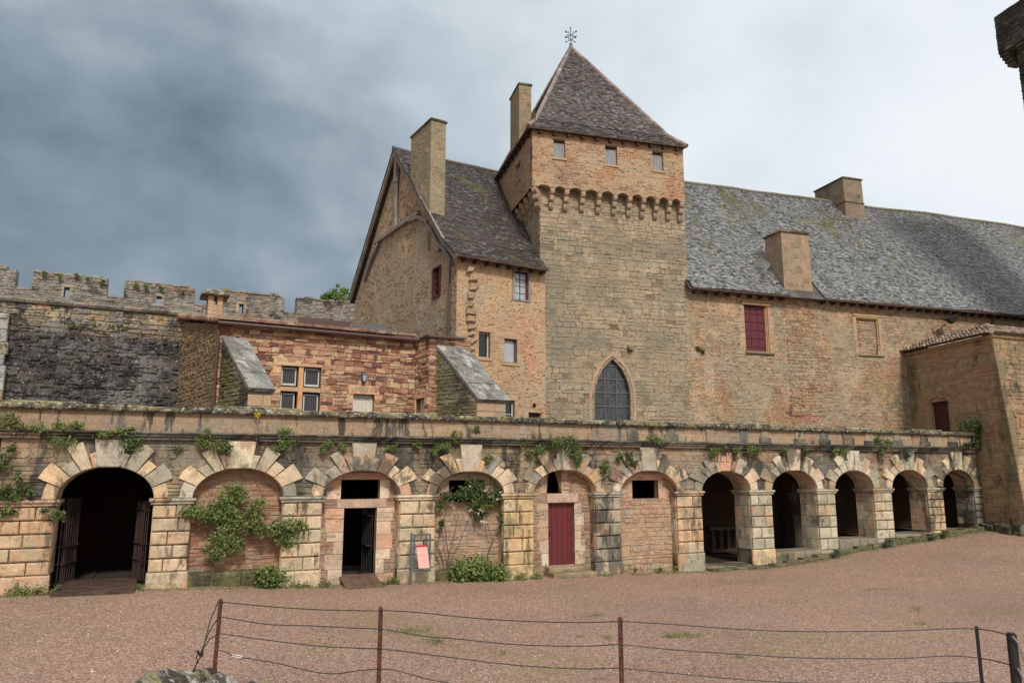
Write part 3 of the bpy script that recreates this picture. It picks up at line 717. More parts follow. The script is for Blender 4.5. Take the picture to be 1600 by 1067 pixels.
def chimney(parent, x0, x1, y0, y1, z0, z1, pal, taper=.0, cap=(.30, .28, .22), band=None, mat='chimney_render', step=.05, shear=0):
    m = MB(); m.tint = pal[0]
    cx, cy = (x0 + x1) / 2, (y0 + y1) / 2; k = 1 - taper
    T = lambda x, y, z: (cx + (x - cx) * (k + (1 - k) * (z1 - z) / (z1 - z0)), cy + (y - cy) * (k + (1 - k) * (z1 - z) / (z1 - z0)), z + shear * max(0, y - y0) * (z1 - z) / (z1 - z0))
    m.xf = T; m.box(x0, x1, y0, y1, z0, z1)
    z = z0
    while z < z1 - .1:
        z2 = min(z1, z + ru(.18, .34))
        if rnd() < .55:
            a = ru(x0 + .02, x1 - .3); b = min(x1 - .02, a + ru(.2, .45)); m.block(rect(a, b, z + .01, z2 - .01), y0 - .010, y0 + .02, .006, (lambda f_: tuple(c * f_ for c in jit(pal[1])))(ru(.62, 1.05)))
        if rnd() < .5:
            a = ru(y0 + .02, y1 - .3); b = min(y1, a + ru(.2, .6)); q = m.xf; m.xf = lambda a_, b_, c_: T(x0 + b_, -a_, c_); m.block(rect(-b, -a, z + .01, z2 - .01), -.008, .02, .006, jit(pal[1])); m.xf = q
        z = z2
    o = m.build('chimney', mat, parent)
    c = MB(); c.xf = None
    w0 = (x1 - x0) * k / 2; d0 = (y1 - y0) * k / 2
    c.box(cx - w0 - step, cx + w0 + step, cy - d0 - step, cy + d0 + step, z1, z1 + .07, cap); c.box(cx - w0 - step * .4, cx + w0 + step * .4, cy - d0 - step * .4, cy + d0 + step * .4, z1 + .072, z1 + .10, cap)
    c.build('chimney_cap', 'dark_tower_stone', o)
    if band: 
        c = MB(); kk = 1 - taper * (band - z0) / (z1 - z0)
        c.box(cx - (x1 - x0) * kk / 2 - .03, cx + (x1 - x0) * kk / 2 + .03, cy - (y1 - y0) * kk / 2 - .03, cy + (y1 - y0) * kk / 2 + .03, band, band + .05, (.16, .1, .08)); c.build('string_band', 'dark_tower_stone', o)
    return o

# ------------------------------------------------------------------ the square tower
tow = frthing(FT, 'tower', 'tall square stone tower with steep pyramid roof and row of corbels', 'tower')
TP = FT.px
goth = [TP(985, 655)[0], TP(929, 655)[0]]
gl = [(TP(929, 655)[0], 4.3), (TP(985, 655)[0], 4.3)] + [TP(*p) for p in ((985, 640), (985, 622), (983, 606), (979, 592), (972, 577), (964, 568), (957, 561), (950, 568), (942, 577), (935, 592), (931, 606), (929, 622), (929, 640))]
TPAL = [(4, (.41, .325, .21)), (3, (.38, .31, .21)), (2, (.44, .335, .215)), (1, (.32, .275, .205)), (1, (.41, .28, .185))]
m = MB(); m.tint = (.17, .125, .08)  # mortar darkened to paint the thin shadow lines between stones
fl = [rect(-6.57, .03, -.3, 14.9), gl]
m.panel(fl, 0, .3)
stonework(m, fl, 0.0, (.13, .28), (.2, .62), .016, .011, TPAL, keep=.93)
m.xf = left_xf(-6.57); m.panel([rect(-8.3, 0, -.3, 14.9)], 0); stonework(m, [rect(-8.3, 0, 9, 14.9)], 0, (.13, .28), (.2, .6), .016, .011, TPAL)
m.xf = None; m.faces([(.03, 0, -.3), (.03, 8.3, -.3), (.03, 8.3, 14.9), (.03, 0, 14.9)], [(0, 1, 2, 3)])
m.build('shaft_wall', 'tower_stone', tow)
m = MB(); o = gl[1:] + gl[:1]
ol = gl[1:] + [gl[0]]
def offset_path(path, dd):
    out = []
    for i, p in enumerate(path):
        a = path[max(i - 1, 0)]; b = path[min(i + 1, len(path) - 1)]; tx, tz = b[0] - a[0], b[1] - a[1]; q = math.hypot(tx, tz) or 1
        out.append((p[0] + tz / q * dd, p[1] - tx / q * dd))
    return out
o1, o2, o3 = offset_path(ol, .0), offset_path(ol, .13), offset_path(ol, .24)
for i in range(len(ol) - 1):
    t = pick([(3, (.50, .30, .205)), (2, (.44, .28, .19)), (1, (.40, .29, .19))])
    m.block([o2[i], o3[i], o3[i + 1], o2[i + 1]], -.035, .05, .012, t); m.block([o1[i], o2[i], o2[i + 1], o1[i + 1]], .02, .3, .02, jit(t, .05))
win = m.build('window', 'dressed_stone', tow); win['label'] = 'pointed gothic window with pink stone arch and leaded glass'
m = MB(); gx0, gx1 = gl[0][0], gl[1][0]
for k in range(1, 3):
    x = gx0 + (gx1 - gx0) * k / 3; top = scan([[(z, x_) for x_, z in gl]], x)[-1][1]
    m.box(x - .018, x + .018, .14, .17, 4.4, top)
for z in [4.6 + .55 * k for k in range(6)]:
    iv = scan([gl], z)
    if iv: m.box(iv[0][0], iv[0][1], .135, .165, z - .02, z + .02)
for i in range(2, len(ol) - 1):
    a, b = ol[i], ol[i + 1]
m.build('frame', 'lead', win)
m = MB(); m.panel([gl], .18); z = 4.4
m.build('pane', 'glass_lead', win)
# upper storey on corbels
UX0, UX1, UY = -7.0, -.16, -.38
UP = lambda x, y: TP(x, y, UY)
cxs = [UP(x, 300)[0] for x in (864, 886.5, 912, 937.5, 962, 985, 1006.5, 1027, 1047)] + [UX1 - .13]
cxs0 = [UX0 + .12] + cxs
ZB, ZS = 14.62, 14.50
bot = [(UX0, ZS)]
for a, b in zip(cxs0, cxs0[1:]):
    a2, b2 = a + .14, b - .14; mid = (a2 + b2) / 2; hw = (b2 - a2) / 2
    bot.append((a2, ZS))
    for k in range(1, 8): an = math.pi * (1 - k / 8); bot.append((mid + hw * math.cos(an), ZS + .09 * math.sin(an)))
    bot.append((b2, ZS))
bot.append((UX1, ZS))
uo = bot + [(UX1, 16.98), (UX0, 16.98)]
uw3 = [px_rect(UP, *q) for q in ((865, 219, 883, 246), (946, 229, 964, 257), (1020, 238, 1036, 266))]
UPAL = [(3, (.40, .28, .17)), (3, (.42, .25, .16)), (2, (.36, .27, .18)), (1, (.40, .19, .12))]
m = MB(); m.tint = (.40, .275, .175)
m.panel([uo] + uw3, UY, .32, outer_depth=.3)
stonework(m, [uo] + uw3, UY, (.09, .2), (.15, .42), .013, .012, UPAL, keep=.6)
ly0, ly1 = UY, 8.45
lwin = rect(-(2.1), -(1.35), 15.55, 16.35)
lcs = [.25 + .68 * k for k in range(12)]
m.xf = left_xf(UX0); lo_ = [(-ly1, ZS), (-ly0, ZS), (-ly0, 16.98), (-ly1, 16.98)]
m.panel([lo_, lwin], 0, .3); stonework(m, [lo_, lwin], 0, (.09, .2), (.15, .42), .013, .012, UPAL, keep=.6)
m.xf = None; m.faces([(UX1, UY, ZS), (UX1, ly1, ZS), (UX1, ly1, 16.98), (UX1, UY, 16.98)], [(0, 1, 2, 3)])
m.box(UX0 + .31, UX1 - .31, UY + .31, ly1 - .3, 14.86, 14.9, (.1, .07, .05))
m.build('upper_wall', 'house_render', tow)
def corbel_mb():
    m = MB(); t = pick([(3, (.42, .29, .17)), (2, (.44, .27, .17)), (1, (.34, .27, .19))])
    for zt, h, dep in ((.0, .27, .37), (-.28, .27, .27), (-.56, .29, .16)):
        pr = []
        for k in range(7):
            an = math.pi / 2 * k / 6; rr = h * .62
            pr.append((-dep + rr - rr * math.cos(an) if False else -(dep - rr + rr * math.cos(an)), zt - h + rr - rr * math.sin(an)))
        out = [(0.02, zt)] + [(-dep, zt)] + pr + [(0.02, zt - h)]
        n = len(out); hw = .092
        m.faces([(-hw, y, z) for y, z in out] + [(hw, y, z) for y, z in out], [(i, (i + 1) % n, n + (i + 1) % n, n + i) for i in range(n)] + [tuple(range(n)), tuple(range(2 * n - 1, n - 1, -1))], jit(t, .08))
    return m
c0 = None
for x in cxs0:
    if c0 is None: c0 = corbel_mb().build('corbel', 'tower_stone', tow); c0.location = (x, 0, ZS)
    else:
        if rnd() < .5: c = corbel_mb().build('corbel', 'tower_stone', tow)
        else: c = copy_child(c0, tow)
        c.location = (x, 0, ZS)
c0.rotation_euler = (0, 0, R(-45)); c0.location = (-6.6, .02, ZS); c0.scale = (1.15, 1.32, 1)
for y in lcs[:7]:
    c = copy_child(c0, tow, (-6.57, y + .1, ZS)); c.rotation_euler = (0, 0, R(-90)); c.scale = (1, 1, 1)
for r in uw3:
    m = MB(); x0, z0, x1, z1 = r[0][0], r[0][1], r[2][0], r[2][1]; n = 4
    for k in range(n): a = x0 + (x1 - x0) * k / n; m.block(rect(a + .003, a + (x1 - x0) / n - .003, z0, z1 - .10 - ru(0, .03)), UY + .13, UY + .17, .006)
    wn = m.build('window', 'shutter_grey', tow); wn['label'] = 'small square window with grey boarded shutter'
    m = MB(); m.block(rect(x0 - .06, x1 + .06, z0 - .10, z0 - .005), UY - .05, UY + .2, .015, (.42, .29, .16)); m.build('sill', 'dressed_stone', wn)
m = MB(left_xf(UX0)); m.box(lwin[0][0], lwin[1][0], .12, .16, lwin[0][1], lwin[2][1] - .1); wn = m.build('window', 'shutter_grey', tow)
m = MB(left_xf(UX0)); m.box(lwin[0][0] - .06, lwin[1][0] + .06, -.05, .1, lwin[0][1] - .1, lwin[0][1] - .004, (.40, .27, .15)); m.build('sill', 'dressed_stone', wn)
# pyramid roof, swept out at the eaves
EX0, EX1, EY0, EY1, EZ = -7.22, -.10, -.62, 8.75, 16.90
AP = Vector((-3.62, 4.0, 23.72))
C = [Vector((EX0, EY0, EZ)), Vector((EX1, EY0, EZ)), Vector((EX1, EY1, EZ)), Vector((EX0, EY1, EZ))]
Bk = [c.lerp(AP, .15) - Vector((0, 0, .30)) for c in C]
TT = [(4, (.13, .118, .115)), (3, (.10, .094, .094)), (3, (.17, .14, .132)), (2, (.23, .21, .20)), (1, (.16, .095, .085)), (1, (.06, .055, .055))]
m = MB()
for i in range(4):
    j = (i + 1) % 4
    if i in (0, 3):
        tile_quad(m, C[i], C[j], Bk[j], Bk[i], .15, .105, TT); tile_quad(m, Bk[i], Bk[j], AP, AP, .15, .105, TT)
    else: m.faces([C[i], C[j], Bk[j], Bk[i], AP], [(0, 1, 2, 3), (3, 2, 4)], (.1, .085, .08))
m.faces(C, [(0, 1, 2, 3)], (.05, .035, .025))
rf = m.build('roof', 'tower_tiles', tow)
m = MB()
for i in range(4):
    path = [C[i], Bk[i], AP]
    for p, q in zip(path, path[1:]):
        L = (q - p).length; k = max(1, int(L / .34))
        for t in range(k):
            a, b = p.lerp(q, t / k), p.lerp(q, min(1, (t + 1.12) / k)); m.tube([a + Vector((0, 0, .03)), b + Vector((0, 0, .05))], .105, 7, pick([(3, (.26, .19, .165)), (1, (.3, .27, .25)), (1, (.16, .13, .12))]), .085)
m.build('hip_tiles', 'tower_tiles', rf)
m = MB(); x = UX0 + .3
while x < UX1:
    m.box(x - .06, x + .06, EY0 + .06, UY + .1, EZ - .16, EZ - .03); x += .62
y = UY + .4
while y < 8: m.box(EX0 + .06, UX0 + .1, y - .06, y + .06, EZ - .16, EZ - .03); y += .62
m.box(EX0, EX1, EY0 - .02, EY0 + .03, EZ - .05, EZ + .015); m.box(EX0 - .02, EX0 + .03, EY0 + .031, EY1, EZ - .05, EZ + .015)
m.build('rafter_ends', 'dark_wood', rf)
m = MB(); h = 1.02; m.tube([(0, 0, -.1), (0, 0, h)], .018, 6); m.tube([(0, 0, h - .02), (0, 0, h + .03)], .035, 6)
for z, l in ((.36, .30), (.62, .34)):
    for k in range(4):
        a = k * math.pi / 2 + .5; dx, dy = math.cos(a), math.sin(a)
        m.tube([(0, 0, z), (dx * l * .5, dy * l * .5, z + .05), (dx * l, dy * l, z + .03)], .014, 5)
        for q in range(3):
            b = a + (q - 1) * 1.5; m.tube([(dx * l, dy * l, z + .03), (dx * l + math.cos(b) * .07, dy * l + math.sin(b) * .07, z + .03 + (.07 if q == 1 else .03))], .024, 5, r2=.012)
        m.tube([(dx * l * .5, dy * l * .5, z + .05), (dx * l * .5, dy * l * .5, z + .13), (dx * l * .62, dy * l * .62, z + .15)], .014, 4)
for k in range(4): a = k * math.pi / 2 + .2; m.tube([(0, 0, .2), (math.cos(a) * .1, math.sin(a) * .1, .14), (math.cos(a) * .11, math.sin(a) * .11, .0)], .013, 4)
fo = m.build('finial', 'wire_metal', tow); fo.location = AP + Vector((0, 0, .05)); fo['label'] = 'wrought iron cross finial with curled arms'
a, b = TP(811, 132, 4.4), TP(830, 132, 4.4)
chimney(tow, a[0], b[0], 4.4, 6.0, 17.4, a[1], [(.33, .245, .145), (.36, .27, .16)], cap=(.2, .16, .12))

# ------------------------------------------------------------------ gabled house left of the tower
hou = frthing(FHo, 'gabled_house', 'gabled rendered house with steep tiled roof left of the tower', 'house')
P = FHo.px; GX = -3.72
wA, wB, wC = px_rect(P, 748, 520, 766, 558), px_rect(P, 788, 531, 808, 566), px_rect(P, 804, 427, 825, 467)
wD, wE = px_rect(P, 790, 626, 804, 668), px_rect(P, 826, 645, 846, 652)
dm_ = [P(835, 641), P(838.5, 634.5), P(835, 628), P(831.5, 634.5)]
fo_ = [rect(GX, .22, -.3, 11.2), wA, wB, wC, wD, wE, dm_]
HPAL = [(3, (.54, .36, .205)), (3, (.52, .32, .19)), (2, (.44, .34, .215)), (1, (.48, .25, .155))]
m = MB(); m.tint = (.53, .355, .215)
m.panel(fo_, 0, .28); stonework(m, fo_, 0, (.08, .2), (.14, .42), .008, .012, HPAL, keep=.35)
z = 6.2                                    # broken toothing near the corner
while z < 10.7:
    h = ru(.15, .28); x = GX + .42 + ru(-.06, .06)
    m.block([(x, z), (x + ru(.18, .42), z + ru(0, .05)), (x + ru(.2, .45), z + h * .9), (x + ru(0, .1), z + h)], -.10 - ru(0, .1), .02, .03, pick([(2, (.42, .31, .19)), (1, (.3, .22, .14))])); z += h + ru(.0, .14)
for x_, y_, w_, h_, t_ in ((742, 455, 1.0, 1.6, (.45, .35, .23)), (800, 600, 1.1, .9, (.40, .33, .23)), (828, 560, .5, 1.8, (.52, .28, .19)), (770, 500, 1.2, .6, (.54, .31, .2)), (758, 610, .8, .8, (.42, .31, .19)), (790, 450, .8, .9, (.52, .35, .2))):
    q = P(x_, y_); repair(m, q[0], q[1], w_, h_, t_, -.007)
m.build('front_wall', 'house_render', hou)
m = MB(left_xf(GX)); m.tint = (.50, .345, .225)
gw = rect(-2.0, -1.42, 9.85, 10.95)
go = [(-11.4, -.3), (0, -.3), (0, 11.15), (-5.85, 17.35), (-11.4, 11.1)]
m.panel([go, gw], 0, .25); stonework(m, [go, gw], 0, (.08, .2), (.14, .42), .012, .012, [(3, (.33, .215, .135)), (2, (.36, .19, .12)), (2, (.29, .23, .16))], keep=.3)
for a_, c_, w_, h_, t_ in ((-3.1, 11.0, 1.7, 4.2, (.52, .43, .36)), (-5.6, 12.2, 1.6, 2.0, (.46, .36, .22)), (-7.6, 10.5, 1.8, 2.6, (.46, .36, .24)), (-2.2, 12.5, .9, 1.4, (.56, .29, .18)), (-6.3, 8.2, 1.4, .9, (.42, .34, .25))): repair(m, a_, c_, w_, h_, t_, -.008)
stonework(m, [[(-3.7, 10.0), (-3.2, 9.75), (-2.5, 10.0), (-2.35, 10.5), (-2.9, 10.75), (-3.5, 10.5)]], -.008, (.06, .09), (.14, .28), .014, .014, [(2, (.60, .25, .15)), (1, (.52, .20, .13)), (1, (.60, .32, .2))], keep=.8)
m.build('gable_wall', 'gable_render', hou)
for r, fm, pm, nx_, nz_, rc in ((wA, 'white_paint', 'glass_dark', 1, 1, .16), (wB, 'dark_wood', 'glass_sky', 1, 1, .14), (wC, 'maroon_paint', 'glass_sky', 2, 4, .10)):
    o = glazed(hou, 'window', r, 0, nx_, nz_, fm, pm, .045, .016, rc)
    m = MB()
    if r is wC:
        x0, z0, x1, z1 = r[0][0], r[0][1], r[2][0], r[2][1]
        for q in (rect(x0 - .10, x0, z0 - .06, z1 + .1), rect(x1, x1 + .10, z0 - .06, z1 + .1), rect(x0, x1, z1, z1 + .1), rect(x0, x1, z0 - .06, z0)): m.block(q, -.04, .1, .008, (.2, .16, .15))
        m.build('frame', 'timber', o)
    else:
        jambs(m, r, 0, [(2, (.43, .31, .17)), (1, (.40, .26, .16))], .17, .12, .24, .012); m.block(rect(r[0][0] - .1, r[1][0] + .1, r[0][1] - .12, r[0][1] - .004), -.04, .1, .015, (.40, .29, .16)); m.build('surround', 'dressed_stone', o)
m = MB(left_xf(GX)); x0, z0, x1, z1 = gw[0][0], gw[0][1], gw[2][0], gw[2][1]
m.box(x0 - .08, x0, -.04, .1, z0 - .06, z1 + .08); m.box(x1, x1 + .08, -.04, .1, z0 - .06, z1 + .08); m.box(x0, x1, -.04, .1, z1, z1 + .08); m.box(x0, x1, -.06, .1, z0 - .06, z0)
for k in range(1, 2): m.box((x0 + x1) / 2 - .03, (x0 + x1) / 2 + .03, .06, .1, z0, z1)
for k in range(1, 4): zz = z0 + (z1 - z0) * k / 4; m.box(x0, x1, .07, .1, zz - .015, zz + .015)
o = m.build('window', 'maroon_paint', hou); m = MB(left_xf(GX)); m.box(x0, x1, .11, .12, z0, z1); m.build('pane', 'glass_dark', o)
o = glazed(hou, 'window', wD, 0, 1, 2, 'white_paint', 'glass_dark', .05, .02, .14); m = MB(); jambs(m, wD, 0, [(2, (.46, .29, .16)), (1, (.43, .31, .17))], .2, .12, .22); m.build('surround', 'dressed_stone', o)
m = MB(); m.box(wE[0][0], wE[1][0], .2, .24, wE[0][1] - .02, wE[2][1] + .02); m.box(dm_[3][0], dm_[1][0], .2, .24, dm_[0][1], dm_[2][1]); m.build('slit_backing', 'dark_wood', hou)
# roof
VX, RY, RZ = -4.06, 5.85, 17.52
HT = [(4, (.085, .072, .07)), (3, (.065, .058, .058)), (2, (.115, .098, .092)), (1, (.19, .18, .17)), (1, (.10, .055, .05))]
m = MB(); e0, e1 = (VX, -.40, 10.98), (.06, -.40, 10.98); k0, k1 = (VX, .75, 11.92), (.42, .75, 11.92); r0, r1 = (VX, RY, RZ), (2.1, RY, RZ)
tile_quad(m, e0, e1, k1, k0, .15, .10, HT); tile_quad(m, k0, k1, r1, r0, .15, .10, HT)
b0, b1 = (VX, 12.0, 10.7), (2.5, 12.0, 10.7); m.faces([r0, r1, b1, b0], [(0, 1, 2, 3)], (.06, .05, .05))
m.faces([(VX, -.4, 10.92), (.12, -.4, 10.92), (.42, .75, 11.8), (VX, .75, 11.8)], [(0, 1, 2, 3)], (.05, .035, .025)); m.faces([(VX, .75, 11.8), (.42, .75, 11.8), (2.1, RY, 17.4), (VX, RY, 17.4)], [(0, 1, 2, 3)], (.05, .035, .025)); m.faces([(VX, RY, 17.4), (2.1, RY, 17.4), (2.5, 12.0, 10.6), (VX, 12.0, 10.6)], [(0, 1, 2, 3)], (.05, .035, .025))
m.v = [sag(v, .7) for v in m.v]; rf = m.build('roof', 'house_tiles', hou)
m = MB(); x = VX
while x < 2: m.tube([(x, RY, RZ + .0), (x + .38, RY, RZ + .02)], .12, 7, pick([(2, (.13, .11, .05)), (2, (.12, .09, .08))]), .10); x += .34
m.v = [sag(v, .7) for v in m.v]; m.build('ridge_tiles', 'house_tiles', rf)
m = MB(); x = GX + .2
while x < .2: m.box(x - .05, x + .05, -.36, .1, 10.82, 10.94); x += .5
m.box(VX + .02, .12, -.44, -.40, 10.89, 10.99); m.build('rafter_ends', 'dark_wood', rf)
# bargeboards and gable framing
m = MB(left_xf(GX - .32))
def beam(m, p, q, wd, b0, b1):
    dx, dz = q[0] - p[0], q[1] - p[1]; L = math.hypot(dx, dz); nx_, nz_ = -dz / L * wd / 2, dx / L * wd / 2
    m.prism([(p[0] - nx_, p[1] - nz_), (q[0] - nx_, q[1] - nz_), (q[0] + nx_, q[1] + nz_), (p[0] + nx_, p[1] + nz_)], b0, b1)
beam(m, (-.55, 11.62), (-5.85, 17.36), .20, .0, .10); beam(m, (-12.0, 10.6), (-5.85, 17.33), .20, .002, .102); beam(m, (.42, 10.86), (-.65, 11.74), .17, .004, .104)
m.build('bargeboard', 'timber', rf)
m = MB(left_xf(GX - .2)); beam(m, (-5.85, 13.75), (-5.85, 17.1), .17, .0, .14); beam(m, (-5.85, 15.9), (-5.85, 17.1), .26, -.02, .13); beam(m, (-3.35, 13.75), (-8.35, 13.75), .17, .02, .15)
for p, q in (((-4.4, 13.7), (-2.5, 13.1)), ((-2.55, 13.0), (-1.35, 11.55)), ((-7.9, 13.6), (-9.6, 12.2)), ((-1.5, 11.9), (-.25, 10.75))):
    mid = ((p[0] + q[0]) / 2 + .05, (p[1] + q[1]) / 2 + .16); beam(m, p, mid, .15, .03, .14); beam(m, mid, q, .15, .03, .14)
m.build('gable_frame', 'timber', hou)
m = MB(left_xf(GX)); m.tube([(-.02, -.28, 10.85), (-.25, -.16, 10.35), (-.45, -.08, 10.05), (-.45, -.08, 7.75), (-.2, -.15, 7.6)], .05, 8); m.build('drainpipe', 'gutter_paint', hou)
a, b = P(673, 187, 1.95), P(697, 192, 1.95)
chimney(hou, a[0] + .03, b[0], 1.95, 3.95, 13.02, a[1], [(.31, .25, .155), (.36, .28, .18)], cap=(.16, .155, .13), shear=1.12)

# ------------------------------------------------------------------ long hall right of the tower
hal = frthing(FH, 'hall', 'long stone hall under a grey tiled roof right of the tower', 'hall')
P = FH.px
h1, h2 = px_rect(P, 1166, 479, 1199, 548), px_rect(P, 1342, 497, 1372, 553)
ho = [rect(.1, 32, -.3, 10.85), h1, h2]
LPAL = [(4, (.47, .325, .19)), (3, (.43, .315, .19)), (2, (.36, .29, .20)), (2, (.45, .26, .165)), (1, (.33, .155, .105))]
m = MB(); m.tint = (.30, .21, .13)  # mortar tint carries painted joint shadow
m.panel(ho, 0, .3); stonework(m, ho, 0, (.09, .22), (.15, .5), .014, .013, LPAL, keep=.72, rough=.26)
for x_, y_, w_, h_, t_ in ((1262, 640, 2.3, .9, (.42, .19, .13)), (1240, 632, 1.2, 1.3, (.43, .22, .15)), (1180, 612, 1.6, .8, (.34, .29, .20)), (1310, 520, 1.5, 1.5, (.36, .31, .225)), (1330, 600, 1.4, 1.1, (.42, .26, .18)), (1108, 590, .5, 2.0, (.52, .40, .29)), (1253, 590, 1.1, .6, (.47, .36, .24)), (1400, 620, 1.2, 1.2, (.20, .18, .14)), (1220, 575, .8, .5, (.29, .27, .2)), (1130, 480, 1.6, .8, (.50, .30, .19)), (1300, 655, .9, .5, (.46, .34, .23)), (1385, 560, .9, 1.3, (.35, .30, .22)), (1255, 500, .6, 1.4, (.46, .32, .13)), (1110, 640, 1.4, .5, (.42, .30, .19))):
    q = P(x_, y_); repair(m, q[0], q[1], w_, h_, t_, -.011)
m.build('front_wall', 'hall_stone', hal)
m = MB(); jambs(m, h1, 0, [(3, (.44, .32, .19)), (1, (.42, .27, .16))], 0, .14, .3, .012)
x0, z0, x1, z1 = h1[0][0], h1[0][1], h1[2][0], h1[2][1]
for k in range(3): m.box(x1 - .02 - .05 * k, x1 + .03 - .05 * k, -.03 + .05 * k, .04 + .05 * k, z0, z1, (.42, .28, .16))
m.block(rect(x0 - .12, x1 + .12, z1, z1 + .12), -.08, .1, .02, (.40, .25, .15)); m.block(rect(x0 - .15, x1 + .15, z1 + .12, z1 + .18), -.14, .1, .02, (.42, .27, .16)); m.block(rect(x0 - .05, x1 + .2, z0 - .12, z0 - .003), -.1, .2, .02, (.22, .19, .11))
wn = m.build('window', 'dressed_stone', hal); wn['label'] = 'tall window with maroon panelled shutters'
m = MB(); W = (x1 - x0 - .1)
m.box(x0, x1 - .1, .16, .19, z0, z1)
for i in range(3):
    for k in range(5): m.block(rect(x0 + W * i / 3 + .025, x0 + W * (i + 1) / 3 - .02, z0 + .18 + (z1 - z0 - .18) * k / 5 + .02, z0 + .18 + (z1 - z0 - .18) * (k + 1) / 5 - .02), .135, .162, .012)
m.build('shutter', 'maroon_paint', wn)
m = MB(); x0, z0, x1, z1 = h2[0][0], h2[0][1], h2[2][0], h2[2][1]
m.tint = (.42, .27, .17); m.panel([h2], .12); stonework(m, [h2], .12, (.09, .16), (.15, .4), .02, .015, [(3, (.42, .27, .16)), (2, (.33, .13, .085)), (2, (.45, .3, .18))])
wn = m.build('window', 'hall_stone', hal); wn['label'] = 'blocked window filled with rubble stone'
m = MB(); jambs(m, h2, 0, [(3, (.44, .33, .19)), (1, (.40, .30, .2))], 0, .1, .2, .012)
for k in range(2): m.box(x1 - .05 - .05 * k, x1 + .01 - .05 * k, -.03 + .05 * k, .04 + .05 * k, z0, z1, (.43, .3, .16)); m.box(x0, x1, -.028 + .05 * k, .042 + .05 * k, z1 - .05 - .05 * k, z1 + .01 - .05 * k, (.43, .3, .16))
m.block(rect(x0 - .16, x1 + .12, z1 + .01, z1 + .12), -.05, .1, .02, (.42, .31, .17)); m.block(rect(x0 - .02, x1 + .12, z0 - .09, z0 - .003), -.08, .2, .02, (.22, .2, .12)); m.build('surround', 'dressed_stone', wn)
HX1, HRY, HRZ = 33.0, 6.0, 18.3
QT = [(4, (.16, .165, .165)), (3, (.22, .225, .225)), (2, (.10, .102, .10)), (2, (.26, .265, .27)), (2, (.055, .056, .056)), (1, (.33, .335, .335))]
ca, cb = 5.12, 6.86
m = MB()
sl_ = (HRZ - 10.72) / (HRY + .42)
def hz_(y): return 10.72 + sl_ * (y + .42)
ym = .55
tile_quad(m, (.26, -.42, 10.72), (ca - .02, -.42, 10.72), (ca - .02, ym, hz_(ym)), (.06, ym, hz_(ym)), .15, .105, QT)
tile_quad(m, (cb + .16, -.42, 10.72), (HX1, -.42, 10.72), (HX1, ym, hz_(ym)), (cb + .16, ym, hz_(ym)), .15, .105, QT)
tile_quad(m, (.06, ym, hz_(ym)), (HX1, ym, hz_(ym)), (HX1, HRY, HRZ), (.06, HRY, HRZ), .15, .105, QT)
tile_quad(m, (ca - .05, -.30, 10.72), (cb + .2, -.30, 10.72), (cb + .2, -.02, 10.94), (ca - .05, -.02, 10.94), .18, .13, QT)
m.faces([(.06, HRY, HRZ), (HX1, HRY, HRZ), (HX1, 12.5, 10.6), (.06, 12.5, 10.6)], [(0, 1, 2, 3)], (.12, .12, .12))
m.faces([(.1, -.42, 10.68), (HX1, -.42, 10.68), (HX1, HRY, HRZ - .1), (.1, HRY, HRZ - .1)], [(0, 1, 2, 3)], (.05, .04, .03))
m.v = [sag(v) for v in m.v]; rf = m.build('roof', 'hall_tiles', hal)
m = MB(); x = .1
while x < HX1: m.tube([(x, HRY, HRZ + .01), (x + .40, HRY, HRZ + .03)], .12, 7, pick([(3, (.17, .16, .06)), (2, (.15, .13, .10))]), .10); x += .36
m.v = [sag(v) for v in m.v]; m.build('ridge_tiles', 'hall_tiles', rf)
m = MB(); x = .5
while x < HX1:
    if not (ca - .1 < x < cb + .1): m.box(x - .05, x + .05, -.38, .1, 10.56, 10.67)
    x += .55
m.box(.26, ca - .02, -.45, -.42, 10.65, 10.75); m.box(cb + .16, HX1, -.45, -.42, 10.65, 10.75); m.build('rafter_ends', 'dark_wood', rf)
m = MB(); m.tube([(0, -.46, 10.72), (0, -.50, 10.84)], .012, 4); hk = m.build('snow_hook', 'iron', rf); hk.location.x = .9; x = 1.75
while x < 14:
    if not (ca - .1 < x < cb + .2): copy_child(hk, rf, (x, 0, 0))
    x += .85
a, b = P(1214, 361, -.04), P(1258, 363, -.04); a2, b2 = P(1226, 452, -.04), P(1268, 453, -.04)
ch = chimney(hal, a2[0] - .02, b2[0] + .06, -.05, 1.15, 10.65, a[1], [(.40, .27, .19), (.40, .25, .17)], .04, cap=(.3, .22, .15), mat='chimney_render', step=.07); ch['label'] = 'broad tan chimney rising from the eaves'
m = MB(); stonework(m, [rect(ca, cb, 5.5, 10.72)], -.02, (.1, .22), (.18, .5), .02, .012, [(3, (.42, .28, .15)), (2, (.40, .25, .15)), (1, (.36, .17, .11))], keep=.9, thick=.05); m.build('chimney_breast', 'hall_stone', hal)
m = MB(); p = Vector((ca - .35, 1.1, 0)); zz = hz_(.9)
m.faces([(ca - .3, .75, hz_(.75) + .02), (ca + .15, .75, hz_(.75) + .5), (ca + .15, 2.2, hz_(2.2) - .1), (ca - .3, 1.9, hz_(1.9))], [(0, 1, 2, 3)], (.16, .16, .16)); m.faces([(ca - .3, .74, hz_(.74)), (ca + .15, .74, hz_(.74) + .48), (ca + .15, .74, hz_(.74))], [(0, 1, 2)], (.05, .045, .04)); m.build('chimney_saddle', 'hall_tiles', rf)
a, b = P(1320, 278, 4.9), P(1346, 279, 4.9)
ch = chimney(hal, a[0] - .12, b[0] + .06, 4.9, 7.3, 16.4, a[1], [(.24, .16, .125), (.25, .16, .12)], .05, cap=(.2, .15, .12), band=17.95, step=.06); ch['label'] = 'squat brown chimney on the ridge'
